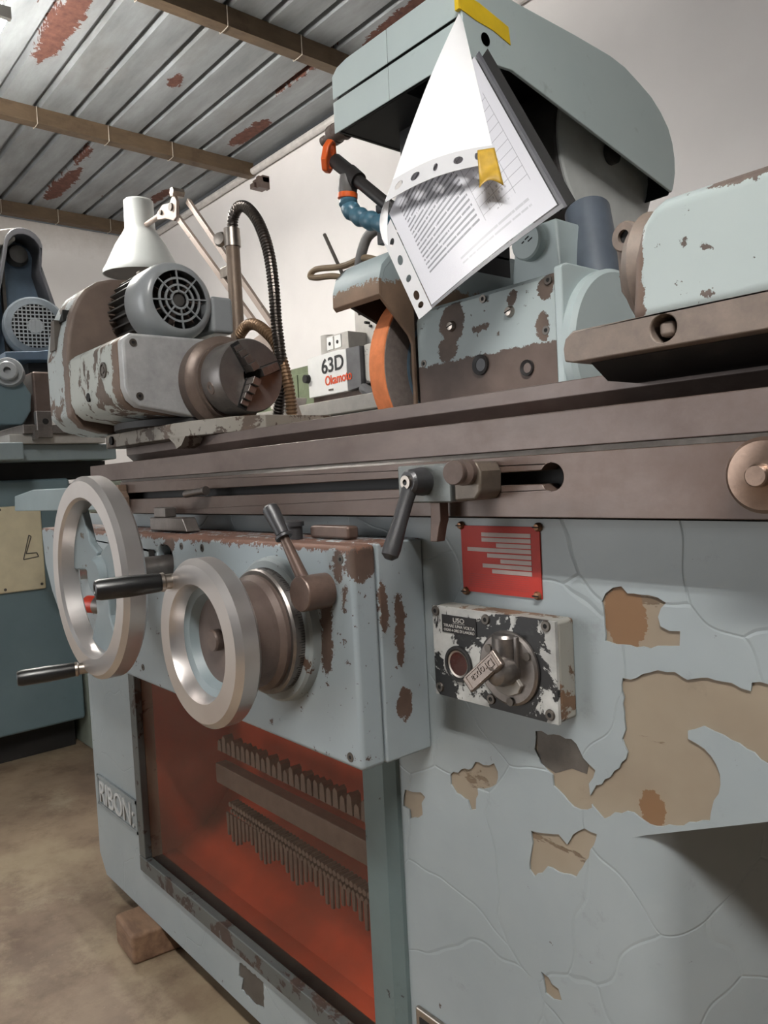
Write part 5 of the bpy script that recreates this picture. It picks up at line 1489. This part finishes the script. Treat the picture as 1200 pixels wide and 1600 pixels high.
# motor with mesh
mc = Vector((-3.16, 0.955, 1.60))
mo2 = obj('motor', MB().lathe([(0.085, -0.22), (0.095, -0.21), (0.095, -0.10), (0.112, -0.095), (0.118, -0.085), (0.118, -0.02), (0.108, 0.0), (0.085, 0.004), (0.085, -0.002), (0.0001, -0.002)], mc, (1, -0.25, 0), 48), plain('motor_blue_grey', (104, 112, 118), 0.35), bgm)
md, me1, me2 = MB.basis((1, -0.25, 0))
obj('mesh_back', MB().lathe([(0.0001, 0.001), (0.083, 0.001)], mc, md, 40), M['hole'], mo2)
obj('mesh_centre', MB().lathe([(0.0001, 0.006), (0.026, 0.006), (0.03, 0.002)], mc, md, 24), M['motor'], mo2)
for i in range(-5, 6):
    h = math.sqrt(0.084 ** 2 - (i * 0.0148) ** 2)
    obj('mesh_bar', MB().obox(mc + me1 * i * 0.0148 + md * 0.004, md, me1, me2, 0.004, 0.0042, 2 * h), M['motor'], mo2)
    obj('mesh_bar', MB().obox(mc + me2 * i * 0.0148 + md * 0.004, md, me2, me1, 0.004, 0.0042, 2 * h), M['motor'], mo2)
for i in range(9):
    a = math.radians(110 + i * 16)
    e = me1 * math.cos(a) + me2 * math.sin(a)
    obj('cooling_fin', MB().obox(mc - md * 0.15 + e * 0.103, md, e, md.cross(e), 0.10, 0.02, 0.006), M['motor_dark'], mo2)
obj('motor_cradle', MB().prism([(0.80, 1.44), (1.12, 1.46), (1.12, 1.49), (1.02, 1.50), (0.92, 1.48), (0.80, 1.47)], 'x', -3.35, -3.02), M['slate2'], bgm, bevel=0.004)
obj('cradle_post', MB().box(-3.3, -3.1, 0.90, 1.10, 1.38, 1.45), M['dark'], bgm)
# tall belt guard behind the motor
gpts = [(0.80, 1.30), (1.16, 1.30), (1.12, 1.50), (1.06, 1.72), (1.02, 1.86)]
for kk in range(0, 9):
    a = math.radians(10 + 160 * kk / 8)
    gpts.append((0.958 + 0.072 * math.cos(a), 1.93 + 0.072 * math.sin(a)))
gpts += [(0.87, 1.86), (0.82, 1.66), (0.80, 1.45)]
obj('belt_guard', MB().prism(gpts, 'x', -3.42, -3.36), M['slate2'], bgm, bevel=0.004)
inner = [(0.958 + (p[0] - 0.958) * 0.86, 1.62 + (p[1] - 1.62) * 0.93) for p in gpts]
mb = MB().sheet(gpts, [inner], 'x', -3.36, -3.24)
obj('guard_rim', mb, plain('guard_rim_grey', (70, 70, 74), 0.5), bgm, bevel=0.004)
obj('guard_pulley', MB().lathe([(0.04, 0), (0.045, 0.02), (0.035, 0.05), (0.0001, 0.055)], (-3.36, 0.955, 1.915), (1, 0, 0), 28), M['motor_dark'], bgm)
obj('drive_belt', MB().box(-3.34, -3.31, 0.885, 0.897, 1.50, 1.90), M['metal_dark'], bgm)
obj('guard_top_arm', MB().prism([(0.50, 1.76), (0.60, 1.76), (0.93, 1.95), (0.93, 2.0), (0.88, 1.985), (0.50, 1.80)], 'x', -3.46, -3.25), plain('arm_grey', (112, 108, 104), 0.5), bgm, bevel=0.006)
obj('side_knob', MB().ball((-2.98, 0.735, 1.475), 0.028), M['black_plastic'], bgm)

# ------------------------------------------------------------------ support block under the bed
t_ = NT('old_timber', 0.7)
fz = t_.noise(14, 6, 0.6, stretch=(1, 4, 4))
M['timber'] = t_.out(t_.mix(t_.step(fz, 0.3, 0.7), lin((104, 78, 60)), lin((144, 114, 90))), bump=fz, bstr=0.3)
wb = MB()
wb.prism([(-1.59, 0.555), (-1.483, 0.548), (-1.46, 0.72), (-1.58, 0.72)], 'z', 0.0, 0.0615)
o = obj('timber_block', wb, M['timber'], None, bevel=0.008, seg=3)
tag(o, 'brown timber block wedged under the grinder bed corner', 'wooden block')
for x, y in ((-0.6, 0.72), (-1.3, 1.05), (-0.6, 1.05), (0.2, 1.05)):
    obj('levelling_foot', MB().lathe([(0.045, 0.0), (0.045, 0.012), (0.018, 0.02), (0.018, 0.0635)], (x, y, 0), (0, 0, 1), 24), M['metal_dark'], bed)
